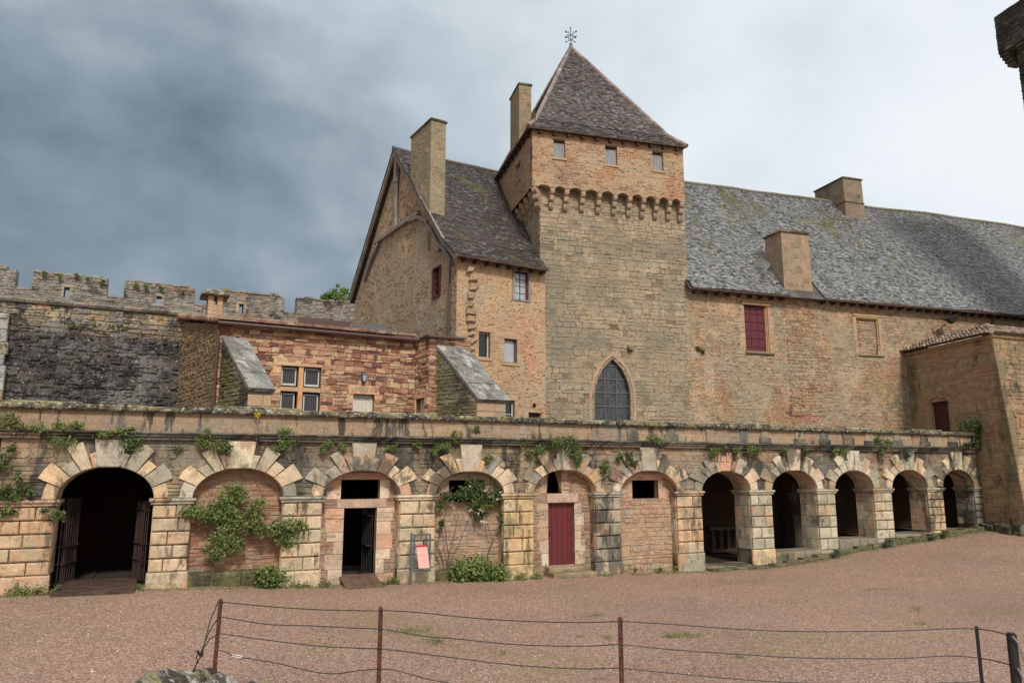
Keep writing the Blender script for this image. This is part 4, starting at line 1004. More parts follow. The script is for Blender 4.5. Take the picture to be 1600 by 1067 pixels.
m = MB(); dp = P(1550, 492, -.1); m.tube([(dp[0], -.2, 10.6), (dp[0], -.08, 10.4), (dp[0], -.08, 9.0)], .05, 8); m.build('drainpipe', 'gutter_paint', hal)

# ------------------------------------------------------------------ small wing at the right end
WP = (19.4, 28.4); WB = FH.w(FH.px(1432, 735)[0])[:2]
FW = Fr(WP, math.degrees(math.atan2(WP[1] - WB[1], WP[0] - WB[0])))
win_ = frthing(FW, 'stone_wing', 'small stone wing with curved clay tile roof at the right end', 'building')
P = FW.px; WL = -math.hypot(WP[0] - WB[0], WP[1] - WB[1])
WZ = P(1550, 522)[1]
dz = [P(1453, 629), P(1481, 629)]; wd = rect(dz[0][0], dz[1][0], 3.95, dz[0][1])
WPAL = [(4, (.37, .26, .15)), (3, (.40, .265, .155)), (2, (.31, .24, .155)), (1, (.33, .16, .105))]
BT = lambda c: .08 * max(0, c - .8)          # the old wall leans back
lp = [[(WL - .5, -.3), (0, -.3), (0, .8), (-BT(WZ), WZ), (WL - .5, WZ)], wd]
m = MB(); m.tint = (.33, .23, .145); m.panel(lp, 0, .3); stonework(m, lp, 0, (.1, .24), (.18, .55), .018, .012, WPAL, keep=.9)
wx0 = wall_xf((0, 0), (FW.loc(*(WP[0] + 5 * math.cos(R(20)), WP[1] + 5 * math.sin(R(20))))))
wx = lambda a, b, c: wx0(a, b + BT(c), c)
m.xf = wx; m.panel([rect(0, 6, -.3, WZ)], 0); stonework(m, [rect(.02, 5, -.3, WZ)], 0, (.12, .26), (.2, .6), .018, .012, WPAL, keep=.9)
m.xf = None; z = gz(19) - .2; k = 0                     # pale quoins at the corner
while z < WZ - .1:
    h = ru(.28, .4); w_ = .5 if k % 2 else .3
    bq = BT(z + h / 2); m.block(rect(-w_ - bq, .012 - bq, z + .005, z + h - .005), -.03, .05, .015, pick([(2, (.38, .27, .16)), (1, (.33, .26, .18))])); m.xf = wx
    m.block(rect(-.012, .8 - w_, z + .005, z + h - .005), -.03, .05, .015, pick([(2, (.38, .27, .16)), (1, (.33, .26, .18))])); m.xf = None; z += h; k += 1
m.build('wall', 'wing_stone', win_)
m = MB(); x0, z0, x1, z1 = wd[0][0], wd[0][1], wd[2][0], wd[2][1]; cx = (x0 + x1) / 2
for k in range(6):
    n_ = 4; m.box(x0 + (x1 - x0) * k / 6 + .004, x0 + (x1 - x0) * (k + 1) / 6 - .004, .16, .2, z0, z1)
do = m.build('door', 'dark_maroon', win_)
m = MB(); oth = [(x0 - .0, z0), (x0 - .0, z1 - .08), (x0 + .1, z1), (cx - .12, z1 + .02), (cx, z1 + .14), (cx + .12, z1 + .02), (x1 - .1, z1), (x1, z1 - .08), (x1, z0)]
o1 = offset_path(oth, -.02); o2 = offset_path(oth, -.14); o3 = offset_path(oth, -.24)
for i in range(len(oth) - 1):
    t = jit((.36, .24, .15)); m.block([o1[i], o1[i + 1], o2[i + 1], o2[i]], .02, .2, .02, t); m.block([o2[i], o2[i + 1], o3[i + 1], o3[i]], -.05, .1, .02, t)
m.build('surround', 'dressed_stone', do)
CT = [(3, (.34, .25, .19)), (2, (.40, .31, .24)), (2, (.25, .15, .11)), (1, (.17, .12, .10))]
m = MB(); sl2 = Vector((0, math.cos(R(22)), math.sin(R(22))))
canal(m, (WL - .4, -.22, WZ + .03), (1, 0, 0), sl2, Vector((0, -sl2.z, sl2.y)), -WL + .55 - BT(WZ), 1.6, CT, hip=1)
p0, p1 = Vector(wx0(0, 0, 0)), Vector(wx0(1, 0, 0)); ur = (p1 - p0).normalized(); pin = Vector(wx0(0, 1, 0)) - p0
v2 = pin * math.cos(R(22)) + Vector((0, 0, math.sin(R(22)))); n2 = -pin * math.sin(R(22)) + Vector((0, 0, math.cos(R(22))))
canal(m, Vector(wx(-.1, -.22, WZ + .03)), ur, v2, n2, 5.0, 1.6, CT, hip=-1)
hp0 = Vector((.1 - BT(WZ), -.15, WZ + .1)); hp1 = hp0 + (Vector((-1, 0, 0)) + ur).normalized() * 1.9 + Vector((0, 0, .55))
for k in range(6): m.tube([hp0.lerp(hp1, k / 6), hp0.lerp(hp1, (k + 1.1) / 6)], .11, 8, pick(CT), .095)
m.faces([(WL - .4, -.2, WZ), (.2 - BT(WZ), -.2, WZ), (.2 - BT(WZ) - 1.2, 1.3, WZ + .56), (WL - .4, 1.3, WZ + .56)], [(0, 1, 2, 3)], (.2, .14, .1))
m.build('roof', 'canal_tiles', win_)
m = MB(); m.block(rect(WL, .03 - BT(WZ), WZ - .16, WZ - .02), -.10, .1, .04, (.34, .24, .15)); m.xf = wx; m.block(rect(-.03, 5, WZ - .16, WZ - .02), -.10, .1, .04, (.34, .24, .15)); m.build('cornice', 'wing_stone', win_)
m = MB(); fz = gz(19)
for k in range(5):
    m.block(rect(-2.0 + k * .42, -1.6 + k * .42, fz - .3, fz + .28 + ru(-.06, .06)), -.45 - ru(0, .1), .0, .05, pick([(1, (.15, .13, .08)), (1, (.22, .19, .14))]))
m.build('foot_ledge', 'mossy_rubble', win_)

# ------------------------------------------------------------------ annex with mullioned window
ann = frthing(FN, 'annex', 'low red and tan rubble annex with clay tile roof and two buttresses', 'building')
P = FN.px; AZ = P(500, 520)[1]; AX1 = P(650, 533)[0]
q4 = [px_rect(P, *q) for q in ((440, 574, 465, 601), (476, 576, 501, 603), (438, 614, 462, 645), (474, 616, 499, 646))]
d1 = px_rect(P, 549, 617, 585, 690); d1 = rect(d1[0][0], d1[1][0], 3.9, d1[2][1])
big = rect(q4[0][0][0] - .03, q4[1][1][0] + .03, 4.3, q4[0][2][1] + .03)
ao = [rect(-.3, AX1, -.3, AZ), big, d1]
APAL = [(4, (.48, .29, .16)), (3, (.42, .22, .125)), (3, (.26, .105, .07)), (3, (.36, .165, .10)), (3, (.50, .35, .20)), (1, (.17, .075, .06)), (2, (.42, .22, .13))]
m = MB(); m.tint = (.26, .16, .10)
m.panel(ao, 0, .35); stonework(m, ao, 0, (.09, .21), (.14, .44), .04, .012, APAL, rough=.3, cut=.14)
RX = wall_xf((AX1, 0), (AX1 + .12, -1.0)); SX = wall_xf((AX1 + .12, -1.0), (7.95, -1.0))
m.xf = RX; r2 = rect(.12, .78, 3.9, 5.62); m.panel([rect(0, 1.0, -.3, AZ), r2], 0, .3); stonework(m, [rect(0, 1.0, 3.5, AZ), r2], 0, (.1, .2), (.16, .4), .03, .02, APAL)
m.xf = SX; L_ = 7.95 - AX1 - .12; m.panel([rect(0, L_, -.3, AZ)], 0); stonework(m, [rect(0, L_, 3.5, AZ)], 0, (.1, .2), (.16, .4), .03, .02, APAL)
m.build('front_wall', 'annex_stone', ann)
m = MB(wall_xf((-1.35, 5.6), (-.3, 0))); LL = math.hypot(1.05, 5.6); m.tint = (.23, .155, .095)
lo2 = [(0, -.3), (LL, -.3), (LL, AZ), (0, AZ + 1.0)]
m.panel([lo2], 0); stonework(m, [lo2], 0, (.07, .17), (.12, .34), .03, .016, [(3, (.25, .165, .095)), (2, (.29, .18, .10)), (1, (.2, .15, .1))], keep=.9, rough=.3)
m.build('side_wall', 'brown_rubble', ann)
# mullioned window
m = MB(); OR = [(3, (.62, .355, .185)), (2, (.63, .39, .215)), (1, (.62, .32, .18))]
jambs(m, big, 0, OR, .0, .24, .48, .025, (.3, .5))
bx0, bx1, bz1 = big[0][0], big[1][0], big[2][1]; mx = (q4[0][1][0] + q4[1][0][0]) / 2; tz = (q4[0][0][1] + q4[2][2][1]) / 2
for a, b in ((bx0 - .26, mx), (mx, bx1 + .3)): m.block(rect(a + .003, b - .003, bz1 + .004, bz1 + .34), -.03, .2, .015, pick(OR))
m.box(mx - .075, mx + .075, .02, .22, 4.3, bz1 - .002, (.62, .35, .18)); m.box(bx0 + .002, mx - .077, .0, .24, tz - .07, tz + .07, (.5, .36, .2)); m.box(mx + .077, bx1 - .002, .0, .24, tz - .07, tz + .07, (.5, .36, .2))
wn = m.build('window', 'dressed_stone', ann); wn['label'] = 'cross-shaped stone mullioned window with leaded lights'
for r in q4:
    m = MB(); x0, z0, x1, z1 = r[0][0], r[0][1], r[2][0], r[2][1]
    for a in (rect(x0, x0 + .045, z0, z1), rect(x1 - .045, x1, z0, z1)): m.block(a, .14, .2, .006)
    m.block(rect(x0 + .046, x1 - .046, z1 - .05, z1), .142, .2, .006); m.block(rect(x0 + .046, x1 - .046, z0, z0 + .07), .12, .2, .006)
    m.build('frame', 'white_paint', wn)
    m = MB(); m.box(x0, x1, .185, .19, z0, z1); m.build('pane', 'glass_dark', wn)
    m = MB(); n_ = 5
    for k in range(1, 6): x = x0 + .045 + (x1 - x0 - .09) * k / 6; m.box(x - .005, x + .005, .172, .180, z0, z1)
    zz = z0 + .07
    while zz < z1 - .05: m.box(x0 + .03, x1 - .03, .168, .1795, zz - .005, zz + .005); zz += .075
    m.build('lead_bars', 'lead', wn)
def annex_door(r, xf, pal=OR):
    x0, z0, x1, z1 = r[0][0], r[0][1], r[2][0], r[2][1]; cx = (x0 + x1) / 2; hw = (x1 - x0) / 2
    m = MB(xf); m.box(x0, x1, .18, .22, z0, z1)
    n_ = 4
    for k in range(n_): a = x0 + .09 + (x1 - x0 - .18) * k / n_; m.block(rect(a + .004, a + (x1 - x0 - .18) / n_ - .004, z0 + .05, z1 - .22), .155, .19, .008)
    ar = [(cx + hw * .72 * math.cos(math.pi * k / 8), z1 - .25 + .17 * math.sin(math.pi * k / 8)) for k in range(9)]
    m.tube([(p[0], .165, p[1]) for p in ar], .018, 5)
    for e in (x0 + .07, x1 - .07): m.box(e - .03, e + .03, .15, .2, z0, z1)
    o = m.build('door', 'door_white', ann)
    m = MB(xf); jambs(m, r, 0, pal, .30, .16, .32, .03, (.35, .55)); m.build('surround', 'dressed_stone', o)
annex_door(d1, None); annex_door(r2, RX, OR)
# tiles, gutter, pipe
m = MB(); v = Vector((0, math.cos(R(10.8)), math.sin(R(10.8))))
KT = [(3, (.33, .17, .10)), (2, (.40, .25, .16)), (2, (.24, .12, .08)), (1, (.16, .10, .08))]
canal(m, (-.42, -.30, AZ + .07), (1, 0, 0), v, Vector((0, -v.z, v.y)), AX1 + .55, 5.4, KT, .235)
m.faces([(-.4, -.2, AZ + .04), (AX1 + .2, -.2, AZ + .04), (AX1 + .2, 5.6, AZ + 1.1), (-1.5, 5.6, AZ + 1.1)], [(0, 1, 2, 3)], (.2, .12, .08))
for k in range(16):                     # verge tiles on the left edge
    p, q = Vector((-.36 - k * .068, -.2 + k * .35, AZ + .10 + k * .067)), Vector((-.36 - (k + 1.1) * .068, -.2 + (k + 1.1) * .35, AZ + .13 + (k + 1.1) * .067)); m.tube([p, q], .10, 7, pick(KT))
m.build('roof', 'canal_tiles', ann)
m = MB(); m.tube([(-.4, -.32, AZ - .0), (AX1 + .02, -.32, AZ - .02), (AX1 + .05, -1.22, AZ - .01), (7.3, -1.22, AZ - .01)], .06, 8); m.build('gutter', 'gutter_paint', ann)
m = MB(); m.tube([(-.36, -.28, AZ), (-.36, -.10, AZ - .2), (-.34, -.10, 3.9)], .05, 8); m.build('drainpipe', 'gutter_paint', ann)
m = MB(); m.box(AX1 - .0, 7.7, -1.15, .3, AZ + .02, AZ + .07); m.build('lead_roof', 'lead', ann)
m = MB(); p = P(500, 507, 3.2); a, b = P(466, 507, 3.2)[0], P(548, 507, 3.2)[0]; m.box(a, b, 3.2, 3.26, AZ + .6, p[1] + .22); m.build('flashing', 'gutter_paint', ann)
m = MB(); c = P(580, 520, 2.6)
for k in range(8):
    an0, an1 = math.pi * k / 8, math.pi * (k + 1) / 8
    m.faces([(c[0] - math.cos(an0) * .75, 2.0, AZ + .5 + math.sin(an0) * .38), (c[0] - math.cos(an1) * .75, 2.0, AZ + .5 + math.sin(an1) * .38), (c[0] - math.cos(an1) * .75, 4.0, AZ + .8 + math.sin(an1) * .38), (c[0] - math.cos(an0) * .75, 4.0, AZ + .8 + math.sin(an0) * .38)], [(0, 1, 2, 3)]); m.faces([(c[0] - math.cos(an0) * .75, 2.0, AZ + .5 + math.sin(an0) * .38), (c[0] - math.cos(an1) * .75, 2.0, AZ + .5 + math.sin(an1) * .38), (c[0], 2.0, AZ + .5)], [(0, 1, 2)])
m.build('rooflight_hood', 'lead', ann)
# annex chimney with vent openings
a, b = P(324, 490, 2.0)[0], P(347, 490, 2.0)[0]; zt = P(335, 462, 2.0)[1]; m = MB(); m.tint = (.42, .28, .17)
y0, y1 = 2.0, 2.75; zv = zt - .32
m.box(a, b, y0, y1, AZ + .2, zv); stonework(m, [rect(a, b, AZ + .5, zv)], y0, (.1, .18), (.14, .3), .012, .012, [(2, (.50, .34, .19)), (1, (.46, .31, .18))])
for x, y in ((a, y0), (b - .17, y0), (a, y1 - .17), (b - .17, y1 - .17)): m.block(rect(x, x + .17, zv, zt), y, y + .17, .01, (.46, .30, .17))
o = m.build('chimney', 'dressed_stone', ann)
m = MB(); m.block(rect(a - .22, b + .2, zt, zt + .1), y0 - .22, y1 + .2, .03, (.2, .16, .12)); m.block(rect(a - .1, b + .1, zt + .1, zt + .2), y0 - .1, y1 + .1, .05, (.17, .15, .09)); m.build('chimney_cap', 'slab_stone', o)
def buttress(t0, t1, zt, yt, f0, f1, zf, yf):
    m = MB(); m.tint = (.2, .15, .09)
    A, B = Vector((t0, yt, zt)), Vector((t1, yt, zt)); C_, D = Vector((f0, yf, zf)), Vector((f1, yf, zf))
    dn = lambda p: Vector((p.x, p.y, -.2))
    m.faces([A, C_, dn(C_), dn(A)], [(0, 1, 2, 3)]); m.faces([B, D, dn(D), dn(B)], [(0, 1, 2, 3)])
    xf = wall_xf((t0, yt), (f0, yf)); Ls_ = math.hypot(f0 - t0, yf - yt); m.xf = xf
    stonework(m, [[(0, 3.6), (Ls_, 3.6), (Ls_, zf - .04), (0, zt - .04)]], 0, (.08, .18), (.12, .36), .03, .016, [(2, (.22, .16, .09)), (1, (.27, .19, .11))], rough=.3)
    m.xf = None; o = m.build('buttress', 'mossy_rubble', ann)
    m = MB(); xf = wall_xf((f0, yf), (f1, yf)); m.xf = xf; Wf = f1 - f0
    m.panel([rect(0, Wf, 3.5, zf)], .01); z = 3.6
    while z < zf - .05:
        h = min(ru(.3, .42), zf - z); h = zf - z if zf - z - h < .15 else h; f = ru(.35, .65) * Wf
        for p, q in ((0, f), (f, Wf)): m.block(rect(p + .006, q - .006, z + .006, z + h - .006), -.015, .05, .012, pick([(2, (.46, .31, .18)), (1, (.42, .28, .19)), (1, (.34, .28, .19))]))
        z += h
    m.build('buttress_face', 'dressed_stone', o)
    m = MB(); n_ = 4                       # stone slabs of the sloping weathering
    nr = (B - A).cross(C_ - A).normalized(); nr = nr if nr.z > 0 else -nr
    for k in range(n_):
        f = ru(.4, .6)
        for c0_, c1_ in ((-.06, f), (f, 1.06)):
            L0, L1 = k / n_, (k + 1) / n_ + (.06 if k == n_ - 1 else 0)
            g = .006
            q = [A.lerp(C_, L0).lerp(B.lerp(D, L0), c0_ + g), A.lerp(C_, L0).lerp(B.lerp(D, L0), c1_ - g), A.lerp(C_, L1 - g).lerp(B.lerp(D, L1 - g), c1_ - g), A.lerp(C_, L1 - g).lerp(B.lerp(D, L1 - g), c0_ + g)]
            h0 = .11 + ru(-.01, .012); m.faces([p - nr * .02 for p in q] + [p + nr * h0 for p in q], [(0, 1, 5, 4), (1, 2, 6, 5), (2, 3, 7, 6), (3, 0, 4, 7), (4, 5, 6, 7)], pick([(2, (.27, .265, .24)), (1, (.21, .205, .185))]))
    m.build('weathering_slabs', 'slab_stone', o)
a, b = P(348, 530), P(383, 530); c, d_ = P(388, 606, -2.0), P(425, 606, -2.0); buttress(a[0], b[0], a[1], 0.0, c[0], d_[0], c[1], -2.0)
a, b = P(683, 543, -1.0), P(727, 546, -1.0); c, d_ = P(745, 622, -2.5), P(790, 622, -2.5); buttress(a[0], b[0], a[1], -1.0, c[0], d_[0], c[1], -2.5)

# ------------------------------------------------------------------ crenellated rampart at the left
ram = frthing(FR, 'rampart_wall', 'long grey crenellated rampart wall behind the arcade at left', 'wall')
P = FR.px; SZ = P(150, 479)[1]
m = MB(); m.tint = (.28, .24, .18); m.panel([rect(-21, -3, -.3, SZ)], 0)
stonework(m, [rect(-20, -4, SZ - 1.05, SZ - .05)], 0, (.14, .26), (.22, .62), .04, .025, [(3, (.42, .33, .17)), (2, (.44, .27, .12)), (2, (.36, .3, .2)), (1, (.3, .26, .22))], rough=.25)
stonework(m, [rect(-20, -4, 3.4, SZ - 1.05)], 0, (.10, .27), (.12, .42), .06, .02, [(3, (.17, .165, .16)), (2, (.09, .09, .09)), (2, (.27, .25, .23))], rough=.55, keep=.7)
m.build('lower_wall', 'rampart_dark', ram)
m = MB(); x = -21
while x < -3.2:
    x2 = x + ru(.6, 1.0); pr = [(-.12, SZ - .08), (-.17, SZ), (-.14, SZ + .08), (.3, SZ + .1), (.3, SZ - .08)]
    m.faces([(x, y, z) for y, z in pr] + [(x2 - .01, y, z) for y, z in pr], [(i, (i + 1) % 5, 5 + (i + 1) % 5, 5 + i) for i in range(5)] + [tuple(range(5)), tuple(range(9, 4, -1))], pick([(2, (.26, .2, .14)), (1, (.3, .2, .14)), (1, (.14, .12, .1))])); x = x2
m.build('string_course', 'rampart_stone', ram)
RPAL = [(3, (.30, .27, .225)), (2, (.36, .33, .28)), (2, (.33, .24, .19)), (1, (.2, .18, .16))]
CZ = SZ + .47; m = MB(); m.tint = (.28, .25, .21); mx_ = []

mer = [(-60, 23, None), (49, 168, 105), (194, 306, 250), (346, 446, 379), (466, 557, None)]
for k, (xa, xb, lx) in enumerate(mer):
    a, b = P(xa, 450, .12)[0], P(xb, 450, .12)[0]; MZ = P(110, 430, .12)[1] + .02; 
    tp = [(b, CZ - .02)]; n_ = 8
    mx_.append((a, b))
    o = [(a, SZ), (b, SZ)] + [(b + (a - b) * t / n_, MZ + ru(-.09, .05)) for t in range(n_ + 1)]
    loops = [o]; lh = None
    if lx:
        c = P(lx, 450, .12)[0]; zc = P(lx, 456 if lx < 200 else (470 if lx < 300 else 482), .12)[1]; lh = rect(c - .085, c + .085, zc - .20, zc + .16); loops.append(lh)
    m = MB(); m.tint = (.28, .25, .21); m.panel(loops, .12, .5, outer_depth=.55); m.panel([o], .68) if not lh else None
    stonework(m, loops, .12, (.06, .13), (.12, .36), .025, .014, RPAL, rough=.3)
    for t in range(int((b - a) / .3)): m.block(rect(a + t * .3, a + t * .3 + .28, MZ - .06, MZ + ru(-.02, .09)), .06 + ru(0, .05), .7, .03, pick(RPAL + [(2, (.2, .2, .08))]))
    mo = m.build('merlon', 'rampart_stone', ram)
    if lh:
        m = MB(); jambs(m, lh, .12, [(1, (.38, .30, .2))], .09, .08, .12, .02, (.2, .3)); m.build('loophole_surround', 'dressed_stone', mo)
for (p0, a), (b, p1) in zip(mx_, mx_[1:]):
    rc = rect(a + .004, b - .004, SZ, CZ); m = MB(); m.tint = (.28, .25, .21); m.panel([rc], .12); m.box(a + .004, b - .004, .13, .66, SZ, CZ - .01); stonework(m, [rc], .12, (.06, .13), (.12, .36), .025, .014, RPAL, rough=.3); m.build('parapet', 'rampart_stone', ram)
a = P(4, 545, -.25); m = MB(); z = 3.8; top = P(0, 489, -.3)[1]
while z < top:
    h = min(ru(.3, .45), top - z + .01); b_ = P(12 if rnd() < .6 else 8, 545, -.3)[0]; m.block(rect(a[0] - 1.2, b_, z, z + h - .01), -.3, .02, .03, pick([(2, (.5, .5, .47)), (1, (.4, .33, .2)), (1, (.3, .3, .28))])); z += h
m.build('buttress', 'rampart_stone', ram)

# ------------------------------------------------------------------ tall machicolated tower at the right edge
KY = 33.0
def at(x, y, Yd): r = ray(x, y); t = Yd / r[1]; return (r[0] * t, Yd, r[2] * t + EYE)
k0 = at(1553, 28, KY); k1 = at(1566, 86, KY); k2 = at(1598, 160, KY)
FK = Fr((k0[0], k0[1]), -76)
kt = frthing(FK, 'machicolated_tower', 'dark stone tower top with stepped corbels at the upper right corner', 'tower')
m = MB(); m.tint = (.13, .125, .095); DP = [(3, (.135, .13, .10)), (2, (.10, .098, .08)), (1, (.17, .16, .12))]
kz0, kz1 = k1[2], k0[2]; fl = [rect(0, 7, kz0, kz1)]
m.panel(fl, 0); stonework(m, fl, 0, (.1, .22), (.15, .45), .03, .015, DP)
m.box(0, 7, .02, 6, kz0, kz1)
m.build('parapet', 'dark_tower_stone', kt)
for j in range(7):
    m = MB(); x = .0 + j * .9
    for s_ in range(4): m.block(rect(x, x + .38, kz0 - .15 * (s_ + 1), kz0 - .15 * s_ - .01),   .03 + .13 * s_, 1.0, .04, pick(DP))
    m.build('corbel', 'dark_tower_stone', kt)
m = MB(); m.box(.52, 6.2, .52, 5.2, 0, kz0 + .1, (.12, .115, .09)); fl = [rect(.52, 6.2, 10, kz0)]; stonework(m, fl, .52, (.12, .24), (.2, .5), .03, .015, DP)
m.xf = wall_xf((.52, 5.2), (.52, .52)); stonework(m, [rect(0, 4.68, 10, kz0)], 0, (.12, .24), (.2, .5), .03, .015, DP)
m.build('shaft', 'dark_tower_stone', kt)
# ------------------------------------------------------------------ small things standing about
def onfr(fr, s, y, z, name, label, cat, group=None): p = fr.w(s, y, z); return thing(name, label, cat, p, fr.deg, group)
# wooden ramps and step
a, b = FA.px(86, 916), FA.px(212, 916)
t = onfr(FA, (a[0] + b[0]) / 2, -.2, gz(-12), 'wooden_ramp', 'wide dark wooden ramp at the foot of the big gated arch', 'ramp')
w2 = (b[0] - a[0]) / 2; m = MB()
for k in range(7):
    y0 = -.42 + k * .24; za = .02 + .05 * k / 6; zb = .02 + .05 * (k + 1) / 6
    m.faces([(-w2, y0 + .006, za), (w2, y0 + .006, za), (w2, y0 + .23, zb), (-w2, y0 + .23, zb), (-w2, y0 + .006, za + .05), (w2, y0 + .006, za + .05), (w2, y0 + .23, zb + .05), (-w2, y0 + .23, zb + .05)], [(0, 1, 5, 4), (4, 5, 6, 7), (1, 2, 6, 5), (3, 0, 4, 7)])
m.build('planks', 'dark_wood', t)
m = MB(); m.box(-w2 - .0, w2, -.47, -.42, -.08, .07); m.build('front_board', 'dark_wood', t)
a, b = FA.px(532, 915), FA.px(592, 915)
t = onfr(FA, (a[0] + b[0]) / 2, -.1, gz(-6), 'wooden_ramp', 'small plank ramp leading into the open black doorway', 'ramp')
w2 = (b[0] - a[0]) / 2 - .02; m = MB()
for k in range(4):
    xa = -w2 + 2 * w2 * k / 4
    m.faces([(xa, -.55, -.06), (xa + w2 / 2 - .01, -.55, -.06), (xa + w2 / 2 - .01, .5, .16), (xa, .5, .16), (xa, -.55, .0), (xa + w2 / 2 - .01, -.55, .0), (xa + w2 / 2 - .01, .5, .21), (xa, .5, .21)], [(0, 1, 5, 4), (4, 5, 6, 7), (1, 2, 6, 5), (3, 0, 4, 7)])
m.build('planks', 'plank_wood', t)
a, b = FA.px(857, 900), FA.px(921, 900)
t = onfr(FA, 0, 0, 0, 'door_steps', 'two worn stone steps below the dark red door', 'steps')
zg = gz(.2); z1 = rd[0][1] - .02; zm = zg + (z1 - zg) * .52
m = MB(); m.block(rect(a[0] - .02, b[0] + .05, zg - .3, zm), -.42, .3, .03, (.25, .19, .12)); m.build('lower_step', 'infill_stone', t)
m = MB(); m.block(rect(a[0] + .02, rd[1][0] + .1, zm - .02, z1), -.02, .45, .03, (.29, .22, .15)); m.build('upper_step', 'infill_stone', t)
# notice frame with pink panel
a, b = FA.px(642, 905, -.45), FA.px(672, 905, -.45); zt = FA.px(655, 834, -.45)[1]; zb = FA.px(655, 893, -.45)[1]; g0 = gz((a[0] + b[0]) / 2)
t = onfr(FA, a[0], -.45, g0, 'notice_stand', 'grey metal notice frame with tilted pink panel before a pier', 'sign')
W_ = b[0] - a[0]; H_ = zt - g0; hb = zb - g0
m = MB(); m.box(-.03, .02, -.02, .03, -.1, H_ + .03); m.build('post', 'grey_metal', t)
m = MB(); m.box(.05, .09, -.02, .02, hb, H_); m.box(W_ - .04, W_, -.02, .02, hb, H_); m.box(.09, W_ - .04, -.018, .018, H_ - .04, H_); m.box(.09, W_ - .04, -.018, .018, hb, hb + .04); m.box(-.03, .06, -.03, .03, H_ - .16, H_ - .12); m.box(-.03, .06, -.03, .03, hb + .08, hb + .12); m.build('frame', 'grey_metal', t)
m = MB()
for k in range(14): m.box(.10 + k * (W_ - .16) / 14, .104 + k * (W_ - .16) / 14, -.004, .004, hb + .04, H_ - .04)
m.build('wire_grille', 'grey_metal', t)
pz0, pz1 = hb + .10, hb + .10 + (H_ - hb) * .60; c = W_ * .5
def panel_pts(u, v, dy=0): return (c - .155 + .30 * u + (1 - v) * .07, -.10 + .06 * v + dy, pz0 + (pz1 - pz0) * v)
m = MB(); m.faces([panel_pts(0, 0), panel_pts(1, 0), panel_pts(1, .92), panel_pts(0, .92), panel_pts(0, 0, .02), panel_pts(1, 0, .02), panel_pts(1, .92, .02), panel_pts(0, .92, .02)], [(0, 1, 2, 3), (0, 4, 5, 1), (1, 5, 6, 2), (0, 3, 7, 4)]); po = m.build('panel', 'pink_panel', t)
m = MB(); m.faces([panel_pts(-.02, .925, -.005), panel_pts(1.02, .925, -.005), panel_pts(1.02, 1, -.005), panel_pts(-.02, 1, -.005), panel_pts(-.02, .925, .03), panel_pts(1.02, .925, .03), panel_pts(1.02, 1, .03), panel_pts(-.02, 1, .03)], [(0, 1, 2, 3), (0, 4, 5, 1), (1, 5, 6, 2), (3, 2, 6, 7), (0, 3, 7, 4)]); m.build('header_strip', 'panel_red', po)
m = MB()
for v in (.80, .56, .33): m.faces([panel_pts(.08, v, -.004), panel_pts(.9, v, -.004), panel_pts(.9, v + .012, -.004), panel_pts(.08, v + .012, -.004)], [(0, 1, 2, 3)])
m.build('ruled_lines', 'panel_text', po)
# statue and balusters inside the gallery
def lathe(m, prof, n=12, c=(0, 0), tint=None):
    b = [[m.P((c[0] + r * math.cos(2 * math.pi * k / n), c[1] + r * math.sin(2 * math.pi * k / n), z)) for k in range(n)] for r, z in prof]
    for A, B in zip(b, b[1:]):
        for k in range(n): m.f.append([A[k], A[(k + 1) % n], B[(k + 1) % n], B[k]]); m.t.append(tint or m.tint)
    m.f.append(b[-1]); m.t.append(tint or m.tint)
y_ = 2.5; s_ = FA.px(1240, 800, y_)[0]; z_ = FA.px(1240, 852, y_)[1]; z_ = gz(s_) + .12
t = onfr(FA, s_, y_, z_, 'statue', 'weathered standing figure on a tall pedestal inside the second open arch', 'statue')
m = MB(); m.block(rect(-.3, .3, -.2, .14), -.3, .3, .02); m.block(rect(-.24, .24, .14, .95), -.24, .24, .02); m.block(rect(-.3, .3, .95, 1.06), -.3, .3, .02); m.build('pedestal', 'statue_stone', t)
m = MB(); lathe(m, [(.17, 1.06), (.19, 1.2), (.17, 1.45), (.15, 1.62), (.17, 1.75), (.2, 1.86), (.19, 1.95), (.08, 2.0), (.055, 2.03), (.06, 2.06), (.09, 2.12), (.095, 2.18), (.08, 2.25), (.03, 2.29)])
m.tube([(-.19, 0, 1.92), (-.25, -.04, 1.7), (-.18, -.16, 1.56)], .06, 7, r2=.04); m.tube([(.19, 0, 1.92), (.25, -.05, 1.72), (.12, -.18, 1.72)], .06, 7, r2=.04)
for k in range(7): a = -2.4 + k * .3; m.tube([(math.cos(a) * .16, math.sin(a) * .16, 1.62), (math.cos(a) * .2, math.sin(a) * .2, 1.1)], .025, 5)
m.build('figure', 'statue_stone', t, smooth=True)
y_ = 3.2; a = FA.px(1112, 850, y_)[0]; b = FA.px(1152, 850, y_)[0]; zb = gz(a) + .1
t = onfr(FA, a, y_, zb, 'balustrade', 'low row of pale stone balusters deep inside the first open arch', 'balustrade')
m = MB(); m.block(rect(-.1, b - a + .1, 0, .12), -.12, .12, .02); m.block(rect(-.1, b - a + .1, .82, .95), -.12, .12, .02); m.build('rail', 'statue_stone', t)
bl = None
for k in range(4):
    if not bl:
        m = MB(); lathe(m, [(.07, .12), (.07, .16), (.04, .2), (.085, .36), (.075, .46), (.045, .62), (.04, .7), (.07, .76), (.07, .82)], 10); bl = m.build('baluster', 'statue_stone', t, smooth=True); bl.location = (.08, 0, 0)
    else: copy_child(bl, t, (.08 + (b - a - .16) * k / 3, 0, 0))
